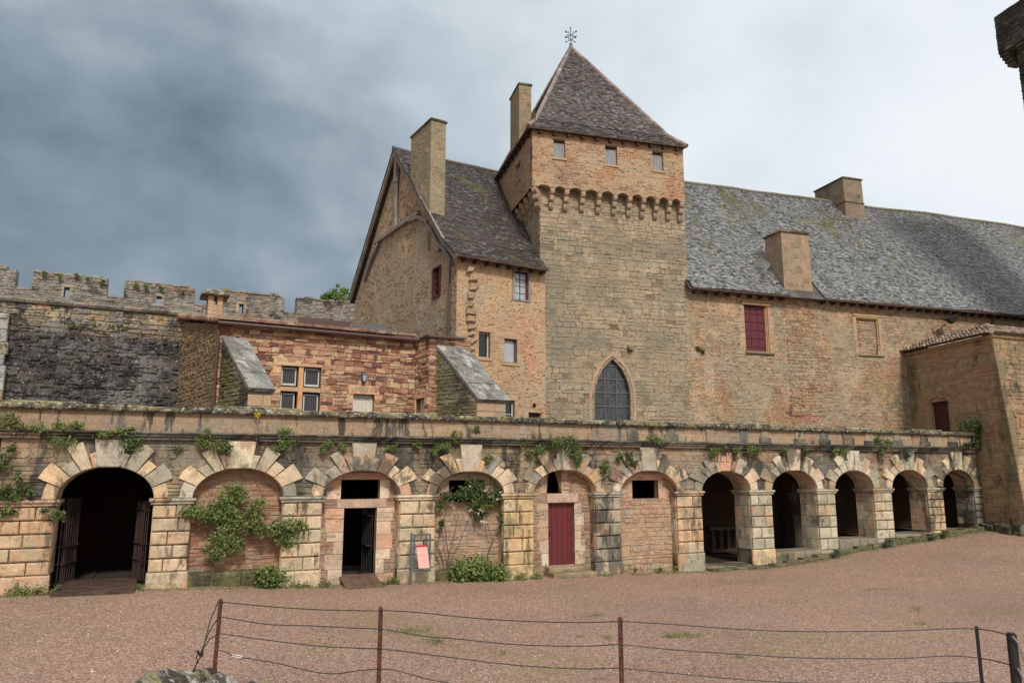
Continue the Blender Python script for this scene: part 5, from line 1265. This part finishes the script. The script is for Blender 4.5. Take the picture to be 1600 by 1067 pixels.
# wall lantern on the annex
p = FN.px(569, 590, -.16)
t = onfr(FN, p[0], -.16, p[1], 'wall_lantern', 'small grey wall lantern above the pale annex door', 'lantern')
m = MB(); m.tube([(0, .16, -.16), (0, .04, -.22), (0, .0, -.12)], .014, 6); m.box(-.035, .035, .12, .17, -.24, -.08); m.build('bracket', 'grey_metal', t)
m = MB()
for k in range(4):
    a0, a1 = math.pi / 2 * k + .785, math.pi / 2 * (k + 1) + .785
    q = lambda a, r, z: (math.cos(a) * r, math.sin(a) * r, z)
    m.faces([q(a0, .14, .10), q(a1, .14, .10), q(0, 0, .20)], [(0, 1, 2)]); m.tube([q(a0, .07, -.12), q(a0, .115, .10)], .010, 4)
lathe(m, [(.02, -.14), (.06, -.12), (.02, -.1)], 6); m.build('housing', 'grey_metal', t)
m = MB()
for k in range(4):
    a0, a1 = math.pi / 2 * k + .785, math.pi / 2 * (k + 1) + .785
    m.faces([q(a0, .066, -.115), q(a1, .066, -.115), q(a1, .108, .095), q(a0, .108, .095)], [(0, 1, 2, 3)])
m.build('pane', 'glass_sky', t)
# floodlight on its arm
p = FH.px(1487, 500, -.7); p0 = FH.px(1457, 522, 0)
t = onfr(FH, p0[0], 0, p0[1], 'floodlight', 'black floodlight on a thin rusty arm from the hall wall', 'lamp')
dx, dzz = p[0] - p0[0], p[1] - p0[1]
m = MB(); m.tube([(0, .02, 0), (dx, -.7, dzz)], .022, 6); m.tube([(0, .0, 0), (0, .0, .3)], .015, 5); m.tube([(0, .0, .3), (dx * .1, -.07, dzz * .1)], .012, 5); m.build('arm', 'rusty_iron', t)
m = MB(); hd = Vector((dx, -.7, dzz)); 
m.xf = lambda x, y, z: tuple(hd + Matrix.Rotation(R(-25), 3, 'Y') @ Vector((x, y, z)))
m.faces([(-.1, -.08, -.16), (.1, -.08, -.16), (.1, .08, -.16), (-.1, .08, -.16), (-.24, -.15, .1), (.24, -.15, .1), (.24, .15, .1), (-.24, .15, .1)], [(0, 1, 5, 4), (1, 2, 6, 5), (2, 3, 7, 6), (3, 0, 4, 7), (0, 3, 2, 1), (4, 5, 6, 7)]); m.box(-.26, .26, -.17, .17, .1, .16); m.build('head', 'iron', t)
p = FT.px(984, 542, 0); t = onfr(FT, p[0], 0, p[1], 'stone_bracket', 'small round stone boss sticking out above the gothic window', 'bracket')
m = MB(); lathe(m, [(.02, -.17), (.10, -.13), (.14, -.02), (.13, .06), (.06, .12)], 10, (0, -.1)); m.box(-.06, .06, -.1, .05, -.07, .03); m.build('boss', 'tower_stone', t)

# ------------------------------------------------------------------ wire fence
def gpt(x, y, Yd): r = ray(x, y); k = Yd / r[1]; return Vector((r[0] * k, Yd, r[2] * k + EYE))
posts = [(345, 937, 9.7), (595, 950, 9.1), (969, 966, 8.5), (1525.5, 978, 8.05), (1580, 990, 7.75)]
pt = [gpt(*q) for q in posts]
f0 = pt[0]; fz = ground_z(f0.x, f0.y)
fen = thing('wire_fence', 'low wire fence on rusty iron posts in the foreground', 'fence', (f0.x, f0.y, fz), 0)
org = Vector((f0.x, f0.y, fz))
for k, p in enumerate(pt):
    zb = ground_z(p.x, p.y); q = p - org; h = p.z - zb; m = MB()
    if k < 3:      # T-section iron
        m.block(rect(-.026, .026, -h - .2, 0), -.006, .004, .003); m.box(-.005, .005, .0045, .04, -h - .2, -.01)
        m.faces([(-.026, -.008, .0), (.026, -.008, 0), (.012, -.004, .02), (-.012, -.004, .02)], [(0, 1, 2, 3)])
        for z in (-.03, -.21, -.41, -.62): m.tube([(0, -.012, z), (0, .01, z)], .012, 6)
    elif k == 3: m.tube([(0, 0, -h - .2), (0, 0, -.02), (0, 0, 0)], .018, 8)
    else: m.tube([(0, 0, -h - .2), (0, 0, -.05), (0, 0, -.02), (0, 0, 0)], .046, 12); m.tube([(0, 0, -.03), (0, 0, .012)], .036, 12)
    o = m.build('post' if k < 4 else 'end_post', 'rusty_iron' if k < 3 else 'iron', fen); o.location = q
    if k == 0: o.rotation_euler = (0, R(1.5), 0)
def span_pts(L, i, n=16):
    """picture points of one wire between posts i and i+1 -> a curve in that span's vertical plane"""
    A, B = pt[i], pt[i + 1]; ax, bx = posts[i][0], posts[i + 1][0]; out = []
    fr = Fr((A.x, A.y), math.degrees(math.atan2(B.y - A.y, B.x - A.x)))
    for x, y in L:
        s, z = fr.px(x, y, -.012); p = fr.w(s, -.012, z); out.append(Vector(p) - org)
    res = []
    for k in range(len(out) - 1):
        p0, p1, p2, p3 = out[max(k - 1, 0)], out[k], out[k + 1], out[min(k + 2, len(out) - 1)]
        for j in range(5):
            u = j / 5; res.append(.5 * ((2 * p1) + (p2 - p0) * u + (2 * p0 - 5 * p1 + 4 * p2 - p3) * u * u + (3 * p1 - p0 - 3 * p2 + p3) * u ** 3))
    res.append(out[-1]); return res
WIRES = [
 [[(345, 940), (420, 947), (500, 952), (595, 954)], [(595, 953), (650, 956), (730, 964), (800, 969), (900, 972), (969, 970)], [(969, 970), (1053, 975), (1150, 982), (1250, 986), (1400, 985), (1483, 981.5), (1525, 981.5)], [(1525, 981.5), (1550, 985), (1582, 993)]],
 [[(344, 963), (380, 969), (420, 975), (478, 977), (540, 980), (595, 982)], [(595, 982), (620, 986), (660, 993), (720, 998), (800, 1006), (900, 1009), (969, 1006)], [(969, 1006), (1060, 1015), (1150, 1021), (1250, 1027), (1400, 1028), (1480, 1024), (1529, 1027)], [(1529, 1027), (1555, 1032), (1584, 1040)]],
 [[(342, 989), (400, 997), (500, 1009), (595, 1013)], [(595, 1013), (640, 1018), (700, 1026), (800, 1038), (900, 1044), (969, 1043)], [(969, 1043), (1050, 1051), (1150, 1060), (1250, 1066), (1400, 1068), (1532, 1064)], [(1532, 1064), (1588, 1082)]],
 [[(375, 1026), (440, 1037), (480, 1047), (520, 1052), (560, 1047), (595, 1044)], [(595, 1044), (620, 1047), (660, 1058), (700, 1066), (800, 1080), (900, 1086), (969, 1083)], [(969, 1083), (1250, 1108), (1535, 1105)]]]
for wv in WIRES:
    for i, L in enumerate(wv):
        m = MB(); m.tube(span_pts(L, i), .0062, 5); m.build('wire', 'wire_metal', fen)
m = MB()
for L in ([(1582, 994), (1590, 1003), (1596, 1017), (1603, 1040)], [(1590, 1043), (1596, 1055), (1606, 1080)]):
    m.tube([gpt(x, y, 7.68) - org for x, y in L], .008, 6)
m.build('wire_tail', 'bright_metal', fen)
m = MB(); ring = gpt(313, 1020, 9.75) - org
for y in (940, 967, 992): m.tube([gpt(341 - (y - 940) * .06, y, 9.7) - org, gpt(327 - (y - 940) * .02, (y * .55 + 1010 * .45), 9.72) - org + Vector((.01, 0, .015)), ring + Vector((ru(-.02, .03), 0, ru(.0, .04)))], .007, 5)
m.build('brace_wire', 'wire_metal', fen)
m = MB(); r2_ = gpt(310, 1026, 9.77) - org; r3 = gpt(303, 1046, 9.8) - org
for k in range(5): m.tube([ring + Vector((ru(-.04, .04), ru(-.02, .02), ru(-.05, .05))), ring + Vector((ru(-.04, .04), ru(-.02, .02), ru(-.05, .05)))], .016, 6)
m.tube([r2_ + Vector((math.cos(a) * .022, 0, math.sin(a) * .04)) for a in [k * math.pi / 5 for k in range(11)]], .008, 5); m.tube([r2_ + Vector((0, 0, -.04)), r3, r3 + Vector((-.03, .02, -.12))], .012, 6); m.build('tensioner', 'iron', fen)
m = MB(); tb = gpt(371, 1025, 9.6) - org
for s_ in (-.012, .012): m.tube([tb + Vector((-.07, 0, s_ + .01)), tb + Vector((0, 0, s_)), tb + Vector((.06, 0, s_ - .012))], .008, 5)
m.tube([tb + Vector((.04, 0, -.02)), tb + Vector((.085, 0, -.005))], .02, 6); m.build('turnbuckle', 'bright_metal', fen)
m = MB(); m.tube([gpt(342, 1015, 9.7) - org, gpt(355, 1019, 9.66) - org, tb + Vector((-.07, 0, .01))], .005, 5); m.build('wire', 'wire_metal', fen)

# ------------------------------------------------------------------ stones at the fence foot
def rock(name, label, x0, x1, ytop, Yd, depth, seed, tint, flat=.6, tilt=0):
    a, b = gpt(x0, ytop, Yd), gpt(x1, ytop, Yd); c = (a + b) / 2; zg = ground_z(c.x, c.y); W = (b - a).length
    h = max(.12, a.z - zg)
    bm = bmesh.new(); bmesh.ops.create_icosphere(bm, subdivisions=5, radius=1)
    m = MB(); vs = []
    for v in bm.verts:
        p = v.co.copy()
        q = Vector([math.copysign(abs(t) ** flat, t) for t in p])
        d = 1 + mnoise.noise(q * 1.5 + Vector((seed, 0, 0))) * .22 + mnoise.noise(q * 4.0 + Vector((0, seed, 0))) * .07 + mnoise.noise(q * 11) * .03
        vs.append((q.x * W / 2 * d, q.y * depth / 2 * d, q.z * h * d * .9 + q.x * tilt))
    m.v = vs; bm.verts.index_update(); m.f = [[v.index for v in f.verts] for f in bm.faces]; m.t = [tint] * len(m.f); bm.free()
    o = m.build(name, 'boulder_stone', None, smooth=True); o.location = (c.x, c.y, zg); tag(o, label, 'stone')
rock('boulder', 'long flat mossy grey stone left of the first fence post', 214, 332, 1046, 9.75, .8, 2.0, (.26, .235, .17), .55, .03)
rock('boulder', 'small pale lichen-covered stone at the foot of the first fence post', 320, 372, 1051, 9.4, .5, 5.0, (.46, .43, .36), .8, -.02)
rock('boulder', 'low pale stone barely showing right of the first fence post', 372, 420, 1063, 9.3, .45, 9.0, (.42, .38, .32), .8)

# ------------------------------------------------------------------ plants
LG = [(.155, .23, .042), (.20, .29, .058), (.11, .175, .035), (.25, .33, .085)]
DKG = [(.055, .095, .025), (.08, .125, .032), (.11, .16, .04), (.04, .07, .02)]
YG = [(.18, .21, .05), (.23, .25, .06), (.13, .16, .04), (.24, .22, .08)]
BG = [(.06, .11, .06), (.08, .14, .08), (.05, .09, .05)]
def clump(m, c, r, n, size, pal, squash=1.0, front=.6):
    """leaf masses built of small twiggy tufts so that gaps stay between them"""
    c = Vector(c); tufts = []
    for _ in range(max(3, int(n / 16))):
        while True:
            d = Vector((ru(-1, 1), ru(-1, 1), ru(-1, 1)))
            if .12 < d.length < 1: break
        d = d * (.55 + .5 * rnd()); tufts.append((c + Vector((d.x * r, d.y * r * front, d.z * r * squash)), ru(.7, 1.15), rnd()))
    for p, k, s in tufts:
        base = pal[int(s * len(pal)) % len(pal)]; rr = r * .34 * k
        for _ in range(16):
            q = p + Vector((random.gauss(0, .5), random.gauss(0, .4), random.gauss(0, .5))) * rr
            m.leaf(q, size * k, jit(base if rnd() < .75 else random.choice(pal), .22))
def plant_at(fr, x, y, off): s, z = fr.px(x, y, off); return s, off, z
def mpp(fr, x, off): p = fr.w(*[fr.px(x, 735, off)[0], off]); return p[1] / 1167.6
def herb(name, label, cat, spots, pal, off=-.2, size=.055, dens=1.0, fr=FA, stems=True, group=None, squash=.8, hang=False):
    """spots in the survey picture: centre x, y and half width, half height"""
    x, y = spots[0][:2]; s0, _, z0 = plant_at(fr, x, y + spots[0][3], off); o = fr.w(s0, off, z0); t = thing(name, label, cat, o, fr.deg, group)
    m = MB()
    for sp in spots:
        st = MB()
        x, y, rx, rz = sp[:4]; s, _, z = plant_at(fr, x, y, off); k = mpp(fr, x, off); gf = 1.25 if cat in ('shrub', 'bush', 'rose') else 1.02; r = rx * k * gf; rv = rz * k * gf
        n = int(6500 * dens * max(r, .09) * max(rv, .09) + 80)
        clump(m, (s - s0, 0, z - z0), r, n, size, pal, rv / r, min(.7, .22 / r))
        if stems:
            for _ in range(5): e = (s - s0 + ru(-r, r) * .7, ru(-.08, .05), z - z0 + ru(-.3, .8) * rv); st.tube([(s - s0 + ru(-.04, .04), .06, z - z0 - rv), (s - s0 + (e[0] - s + s0) * .4, 0, z - z0 - rv * .1), e], .007, 4, r2=.003)
        if stems and st.f: st.build('stem', 'bark', t)
    m.build('foliage', 'leaf', t)
    return t
G = 'wild plants rooted on the arcade cornice'
C_ = [
 ('bushy yellow-green plant on the cornice at the far left edge', [(12, 658, 22, 14), (30, 668, 14, 9)], YG, -.22),
 ('thin trailing herbs on the cornice left of the big gated arch', [(60, 669, 20, 6), (95, 667, 16, 7), (118, 664, 12, 10), (100, 690, 20, 9)], LG, -.2),
 ('low green plants on the keystone of the big gated arch', [(165, 678, 18, 7), (188, 676, 14, 7)], LG, -.24),
 ('round dark green plant beside the keystone of the big gated arch', [(208, 690, 17, 17), (203, 672, 8, 7)], DKG + LG, -.2),
 ('large spreading clump between the gated arch and the climber bay', [(318, 690, 14, 12), (342, 696, 18, 11), (320, 676, 12, 8), (355, 700, 10, 8)], LG + YG, -.22),
 ('small pale tuft under the cornice above the second pier', [(278, 700, 9, 6)], YG, -.1),
 ('tall clump on the cornice right of the climber bay keystone', [(446, 676, 14, 11), (450, 692, 18, 8), (432, 700, 9, 6)], LG, -.2),
 ('flat clump on the cornice left of the open doorway keystone', [(515, 694, 12, 8), (535, 696, 10, 6), (505, 702, 6, 8)], LG, -.2),
 ('scattered small fern clump right of the open doorway keystone', [(651, 697, 9, 9), (610, 701, 9, 6)], LG, -.14),
 ('leafy clump on the cornice left of the rose bay keystone', [(692, 697, 16, 9), (710, 683, 9, 10), (680, 708, 8, 7)], LG, -.2),
 ('small weed in the parapet above the rose bay keystone', [(745, 672, 7, 6)], LG, -.12),
 ('soft green tuft on the rose bay voussoirs', [(764, 717, 9, 9)], YG, -.15),
 ('largest ivy clump draped over the keystone above the red door', [(846, 700, 17, 10), (872, 696, 20, 12), (898, 704, 16, 13), (902, 720, 9, 9), (885, 688, 22, 7)], DKG + LG, -.26),
 ('thin weeds hanging left of the red door ivy', [(828, 709, 9, 7), (820, 690, 12, 6)], LG, -.16),
 ('rounded fern between the red door arch and the rubble bay', [(946, 731, 10, 10)], LG, -.14),
 ('ivy patch left of the rubble bay keystone', [(984, 713, 8, 13), (990, 722, 6, 8), (967, 713, 7, 8)], DKG + LG, -.16),
 ('bright clump on the cornice above the rubble bay', [(1022, 685, 13, 8), (1030, 690, 9, 5)], LG, -.24),
 ('fern clump above the broken keystone of the first open arch', [(1118, 704, 9, 7), (1132, 700, 9, 6), (1112, 712, 6, 6)], LG, -.2),
 ('wide fern clump between the first and second open arches', [(1152, 703, 10, 9), (1172, 702, 12, 9), (1184, 703, 8, 8)], LG + YG, -.22),
 ('small fern on the keystone of the second open arch', [(1228, 702, 9, 6)], LG, -.24),
 ('dark fern right of the second open arch keystone', [(1257, 706, 9, 8)], DKG, -.2),
 ('pale fern clump above the third open arch', [(1305, 705, 8, 7), (1318, 704, 9, 6)], YG + LG, -.2),
 ('tall grassy plant on the cornice between the third and fourth open arches', [(1376, 689, 10, 11), (1388, 693, 9, 7), (1378, 706, 5, 6)], LG + YG, -.22),
 ('blue-green fern hanging over the fourth open arch keystone', [(1418, 708, 11, 11)], BG, -.24),
 ('small fern on the last pier of the arcade', [(1513, 759, 8, 5)], DKG + BG, -.14),
]
for lab, sp_, pal, off in C_: herb('cornice_plant', lab, 'plant', sp_, pal, off, .045, 1.2, group=G)
herb('ivy', 'dark ivy mass where the arcade meets the right wing', 'ivy', [(1515, 664, 22, 6), (1530, 672, 9, 16), (1526, 692, 8, 12), (1512, 695, 8, 5)], DKG, -.25, .06, 1.1)
herb('ivy', 'green ivy strip in the corner of rampart wall and annex', 'ivy', [(290, 512, 5, 10), (291, 530, 6, 14), (288, 560, 4, 12)], LG, -.1, .08, .6, FR, False)
herb('wall_moss', 'dark moss cushion under the tower and hall joint', 'moss', [(1093, 545, 8, 4), (1099, 550, 4, 4)], DKG, -.06, .05, 1.0, FH, False)
herb('roof_moss', 'moss cushion at the lower left corner of the tower roof', 'moss', [(834, 181, 4, 7)], YG, -.3, .06, 1.0, FT, False)
for xx, spn, lab in ((100, [(70, 428, 7, 4), (92, 431, 6, 4), (120, 433, 6, 5), (140, 437, 6, 5), (160, 440, 4, 5)], 'yellow-green tufts along the top of the wide merlon with a loophole at left'), (240, [(214, 447, 6, 4), (230, 447, 6, 4), (253, 451, 6, 5), (285, 457, 7, 4)], 'mossy tufts on the merlon left of the small annex chimney'), (150, [(85, 480, 6, 4), (112, 508, 8, 4), (126, 512, 6, 5), (150, 507, 6, 5), (176, 509, 6, 4), (195, 513, 7, 4)], 'small weeds in the joints under the rampart string course')): herb('wall_weeds', lab, 'weed', spn, YG + LG, -.03, .06, .5, FR, False)
# lush plants at the foot
B_ = [
 ('lush leafy bush under the rose bay', 'bush', [(722, 893, 19, 15), (748, 890, 18, 19), (777, 896, 16, 14)], LG, -.3, .075),
 ('low ferny bush at the foot of the climber bay', 'bush', [(425, 902, 20, 15), (412, 895, 10, 9)], LG, -.3, .07),
 ('creeping weeds at the foot of the ochre pier', 'weed', [(812, 901, 16, 5), (840, 902, 12, 4)], LG + YG, -.3, .045),
 ('row of weeds along the base of the steps and grey pier', 'weed', [(925, 904, 12, 4), (950, 900, 12, 4), (900, 906, 10, 3)], LG, -.3, .045),
 ('weed tuft at the foot of the rubble bay', 'weed', [(1030, 891, 10, 4), (1055, 889, 6, 5), (993, 890, 4, 4)], LG, -.15, .05),
 ('weeds by the entrance of the open doorway', 'weed', [(614, 907, 14, 4), (600, 911, 10, 3)], YG + LG, -.25, .045),
 ('weed tuft by the gate post of the big arch', 'weed', [(216, 916, 7, 6), (210, 919, 8, 3)], LG, -.2, .05),
 ('grass fringe at the foot of the leftmost pier', 'weed', [(28, 924, 22, 3), (60, 925, 20, 3), (88, 917, 8, 4)], YG + LG, -.25, .045),
 ('weeds under the second pale pier', 'weed', [(470, 915, 16, 3), (505, 913, 14, 4)], YG, -.2, .045),
 ('pale green weeds at the foot of the third open arch', 'weed', [(1385, 850, 12, 3), (1305, 866, 10, 3)], BG, -.5, .045),
 ('small weeds at the foot of the last open arches', 'weed', [(1475, 836, 8, 2.5), (1455, 839, 8, 2.5)], BG, -.5, .04),
]
for lab, cat, sp_, pal, off, size in B_: herb('bush' if cat == 'bush' else 'weed_clump', lab, cat, sp_, pal, off, size, 1.15)
t = herb('mustard_plant', 'slender yellow-flowered weed standing on the cornice', 'plant', [(401, 683, 5, 5)], YG, -.2, .04, .6)
m = MB(); s, z = FA.px(401, 683, -.2); p1 = FA.px(402, 646, -.2); base = Vector(FA.w(s, -.2, z)); m.tube([(0, 0, 0), (.02, 0, .25), (p1[0] - s, 0, p1[1] - z + .06)], .008, 4)
st = m.build('stalk', 'leaf', t); m.t = [(.2, .25, .06)] * len(m.t)
m = MB()
for _ in range(40): m.leaf((p1[0] - s + ru(-.07, .07), ru(-.05, .05), p1[1] - z + ru(-.02, .12)), .05, (.62, .50, .03))
m.build('flower', 'leaf', t)
# the climber in the second bay
CL = [(365, 770, 18, 15), (352, 787, 12, 10), (298, 800, 15, 9), (322, 803, 18, 13), (345, 800, 22, 15), (362, 815, 22, 20), (350, 842, 20, 16), (336, 864, 17, 12), (372, 852, 12, 9), (397, 795, 15, 16), (401, 820, 16, 15), (424, 827, 16, 10), (452, 825, 23, 15), (448, 845, 16, 9), (470, 824, 8, 6)]
t = herb('climbing_shrub', 'bright green climbing shrub spread across the brick bay', 'shrub', CL, LG + LG + YG, -.1, .062, 1.0, stems=False)
m = MB(); s0, z0 = FA.px(365, 785, -.1); L = lambda x, y, o=.1: (FA.px(x, y, o - .1)[0] - s0, o, FA.px(x, y, o - .1)[1] - z0)
for path, r in (([(335, 905), (331, 885), (336, 868), (345, 845), (358, 815), (365, 780)], .035), ([(340, 860), (330, 830), (322, 805), (298, 800)], .018), ([(352, 835), (380, 830), (410, 826), (450, 828), (468, 826)], .022), ([(385, 829), (395, 810), (397, 790)], .015)):
    m.tube([L(*p) for p in path], r, 6, r2=r * .35)
m.build('trunk', 'bark', t)
# roses in the fourth bay
RZ_ = [(742, 768, 22, 19), (722, 770, 10, 10), (752, 790, 14, 13), (772, 778, 16, 12), (785, 770, 7, 12), (748, 806, 10, 7), (700, 775, 12, 6), (688, 790, 6, 6), (690, 820, 4, 8), (782, 800, 4, 6), (782, 820, 4, 7)]
t = herb('climbing_rose', 'straggly climbing rose with pale pink flowers around the small window', 'rose', RZ_, DKG + LG, .05, .065, .8, stems=False)
m = MB(); s0, z0 = FA.px(742, 787, .05); L = lambda x, y, o=.0: (FA.px(x, y, .05 + o)[0] - s0, o, FA.px(x, y, .05 + o)[1] - z0)
CANES = [([(695, 900), (690, 875), (680, 845), (677, 815), (678, 795), (690, 775), (710, 760)], .022), ([(697, 898), (700, 870), (697, 840), (694, 810), (700, 785), (712, 770)], .018), ([(698, 897), (705, 870), (718, 845), (728, 825), (735, 800)], .014), ([(694, 880), (684, 850), (690, 820), (705, 800), (725, 790)], .012), ([(699, 895), (702, 860), (712, 830), (716, 805), (705, 780), (690, 770)], .012),
         ([(758, 895), (762, 865), (770, 845), (763, 820), (757, 790), (765, 775)], .018), ([(768, 845), (774, 830), (778, 812)], .010), ([(677, 800), (672, 785), (668, 770)], .008), ([(680, 830), (676, 800), (684, 778), (700, 765)], .010)]
for path, r in CANES: m.tube([(lambda q: (q[0], q[1] + ru(-.05, .03), q[2]))(L(x + ru(-1.5, 1.5), y)) for x, y in path], r, 5, r2=r * .4)
m.build('cane', 'bark', t)
for x, y in [(749, 797), (738, 797), (745, 801), (753, 800), (756, 812), (750, 814), (760, 815), (781, 770), (779, 782), (766, 760), (735, 758), (757, 767)]:
    q = L(x + ru(-3, 3), y + ru(-3, 3), -.16); m = MB()
    for _ in range(9): m.leaf((q[0] + ru(-.025, .025), q[1] + ru(-.03, .02), q[2] + ru(-.025, .025)), .055, (.7, .55, .5))
    m.build('flower', 'petal', t)
# rose reaching in at the left edge
t = herb('climbing_rose', 'thin rose branch reaching across the leftmost pier', 'rose', [(5, 770, 12, 16), (12, 800, 10, 12), (22, 775, 10, 8), (35, 762, 9, 8), (28, 745, 6, 10), (4, 722, 10, 12), (90, 805, 9, 10), (72, 797, 8, 5), (48, 770, 7, 5), (20, 700, 8, 6)], DKG + LG, -.2, .055, .7, stems=False)
m = MB(); s0, z0 = FA.px(5, 786, -.2); L = lambda x, y, o=0: (FA.px(x, y, -.2 + o)[0] - s0, o, FA.px(x, y, -.2 + o)[1] - z0)
for path, r in (([(-10, 860), (2, 800), (10, 770), (30, 750)], .016), ([(4, 790), (25, 776), (50, 783), (75, 800), (95, 806)], .010), ([(5, 780), (3, 740), (10, 705)], .010)): m.tube([L(*p) for p in path], r, 5, r2=r * .4)
m.build('cane', 'bark', t)
# tree beyond the rampart
c = FR.w(FR.px(535, 470, 12)[0], 12, 0); tz = FR.px(535, 470, 12)[1]
t = thing('tree', 'young bright green tree showing above the rampart beside the house', 'tree', (c[0], c[1], 0.5))
m = MB(); k = mpp(FR, 535, 12)
m.tube([(0, 0, 0), (.1, 0, 4), (0, .1, tz - 2.2), (-.05, 0, tz - .4)], .22, 9, r2=.05); br = []
for _ in range(16): a = ru(0, 6.28); e = (math.cos(a) * ru(.4, 1.1), math.sin(a) * ru(.4, 1.0), tz + ru(-1.3, .1)); m.tube([(0, 0, tz - 2.2 + ru(0, 1.2)), (e[0] * .5, e[1] * .5, e[2] - .45), e], .05, 5, r2=.012); br.append(e)
m.build('trunk', 'bark', t)
m = MB(); TG = [(.17, .30, .06), (.22, .37, .08), (.26, .40, .10), (.13, .24, .045)]
for (x, y, rx, rz) in [(530, 464, 12, 8), (512, 468, 11, 5), (546, 468, 12, 7), (552, 478, 10, 6), (500, 472, 7, 4), (524, 456, 6, 5), (530, 475, 18, 6), (527, 447, 4, 5), (520, 462, 12, 7), (538, 456, 9, 6), (508, 465, 8, 6)]:
    s, z = FR.px(x, y, 12); s -= FR.px(535, 470, 12)[0]; u = FR.u; clump(m, (s * u[0], s * u[1], z - .5), rx * k, int(rx * rz * 6), .10, TG, rz / rx, .9)
for e in br: clump(m, e, .34, 80, .08, TG)
m.build('crown', 'leaf', t)
# sparse grass on the gravel and a green fringe along the arcade foot
def blade(m, x, y, h, pal):
    z = ground_z(x, y) + mnoise.noise((x * .35, y * .35, 1)) * .045 + mnoise.noise((x * 1.3, y * 1.3, 5)) * .014; a = ru(0, 6.28); w_ = ru(.006, .012); l = ru(-.6, .6) * h
    i = len(m.v); m.v += [(x - math.cos(a) * w_, y - math.sin(a) * w_, z - .01), (x + math.cos(a) * w_, y + math.sin(a) * w_, z - .01), (x + l * math.sin(a), y + l * math.cos(a), z + h)]; m.f.append([i, i + 1, i + 2]); m.t.append(jit(random.choice(pal), .2))
def ground_hit(x, y):
    r = ray(x, y); lo_, hi_ = 3.0, 40.0
    for _ in range(40):
        md = (lo_ + hi_) / 2; k = md / r[1]
        if r[2] * k + EYE > ground_z(r[0] * k, md): lo_ = md
        else: hi_ = md
    k = lo_ / r[1]; return r[0] * k, lo_
m = MB(); GRS = [(.16, .23, .05), (.20, .26, .06), (.13, .18, .045), (.24, .25, .08)]
for x, y, rx, ry, n in [(640, 988, 30, 7, 420), (680, 1002, 18, 6, 300), (500, 1010, 35, 12, 140), (505, 983, 10, 5, 40), (785, 1020, 6, 4, 60), (1070, 993, 30, 5, 300), (1045, 994, 10, 3, 150), (950, 995, 10, 5, 60), (1150, 910, 50, 5, 220), (1080, 937, 15, 4, 60), (1440, 898, 40, 4, 130), (1370, 922, 40, 3, 160), (930, 960, 12, 3, 90), (910, 963, 20, 6, 60), (905, 993, 6, 2, 40), (1430, 950, 15, 4, 90), (1435, 973, 15, 3, 70), (1155, 1028, 6, 3, 50), (360, 1005, 25, 8, 60), (340, 985, 40, 12, 40), (1260, 940, 60, 10, 80), (700, 970, 80, 15, 60), (530, 995, 40, 25, 120)]:
    for _ in range(n):
        a, b = ground_hit(x + random.gauss(0, .55) * rx, y + random.gauss(0, .55) * ry); blade(m, a, b, ru(.015, .05), GRS)
for _ in range(5200):
    s = ru(-14.5, 22) ; n_ = -.25 - abs(random.gauss(0, .16)) - (.25 if s > 5 else 0) * rnd(); 
    if mnoise.noise((s * .9, 3, 0)) < -.12: continue
    p = FA.w(s, n_); blade(m, p[0], p[1], ru(.02, .085), GRS + [(.09, .13, .035)])
pb = MB(); PEB = [(3, (.40, .28, .22)), (2, (.28, .17, .13)), (2, (.52, .42, .35)), (1, (.14, .09, .075)), (.3, (.7, .66, .6))]
for _ in range(5200):
    a, b = ground_hit(ru(-20, 1620), 1075 - 175 * ru(0, 1) ** 1.6); z = ground_z(a, b) + mnoise.noise((a * .35, b * .35, 1)) * .045 + mnoise.noise((a * 1.3, b * 1.3, 5)) * .014
    if FA.loc(a, b)[1] > -.4: continue
    r = ru(.006, .015) if rnd() > .06 else ru(.015, .026); q = [(a + r * ru(.6, 1.2) * math.cos(k * 1.2566), b + r * ru(.6, 1.2) * math.sin(k * 1.2566)) for k in range(5)]
    t_ = (a + ru(-.2, .2) * r, b + ru(-.2, .2) * r, z + r * ru(.5, .8))
    pb.faces([(x, y, z - .004) for x, y in q] + [t_], [(k, (k + 1) % 5, 5) for k in range(5)], pick(PEB))
po_ = pb.build('pebbles', 'boulder_pebble', None); tag(po_, 'loose pebbles lying on the reddish gravel', 'pebbles', kind='stuff')
o = m.build('grass', 'leaf', None); tag(o, 'sparse green grass in the gravel and along the arcade foot', 'grass', kind='stuff')
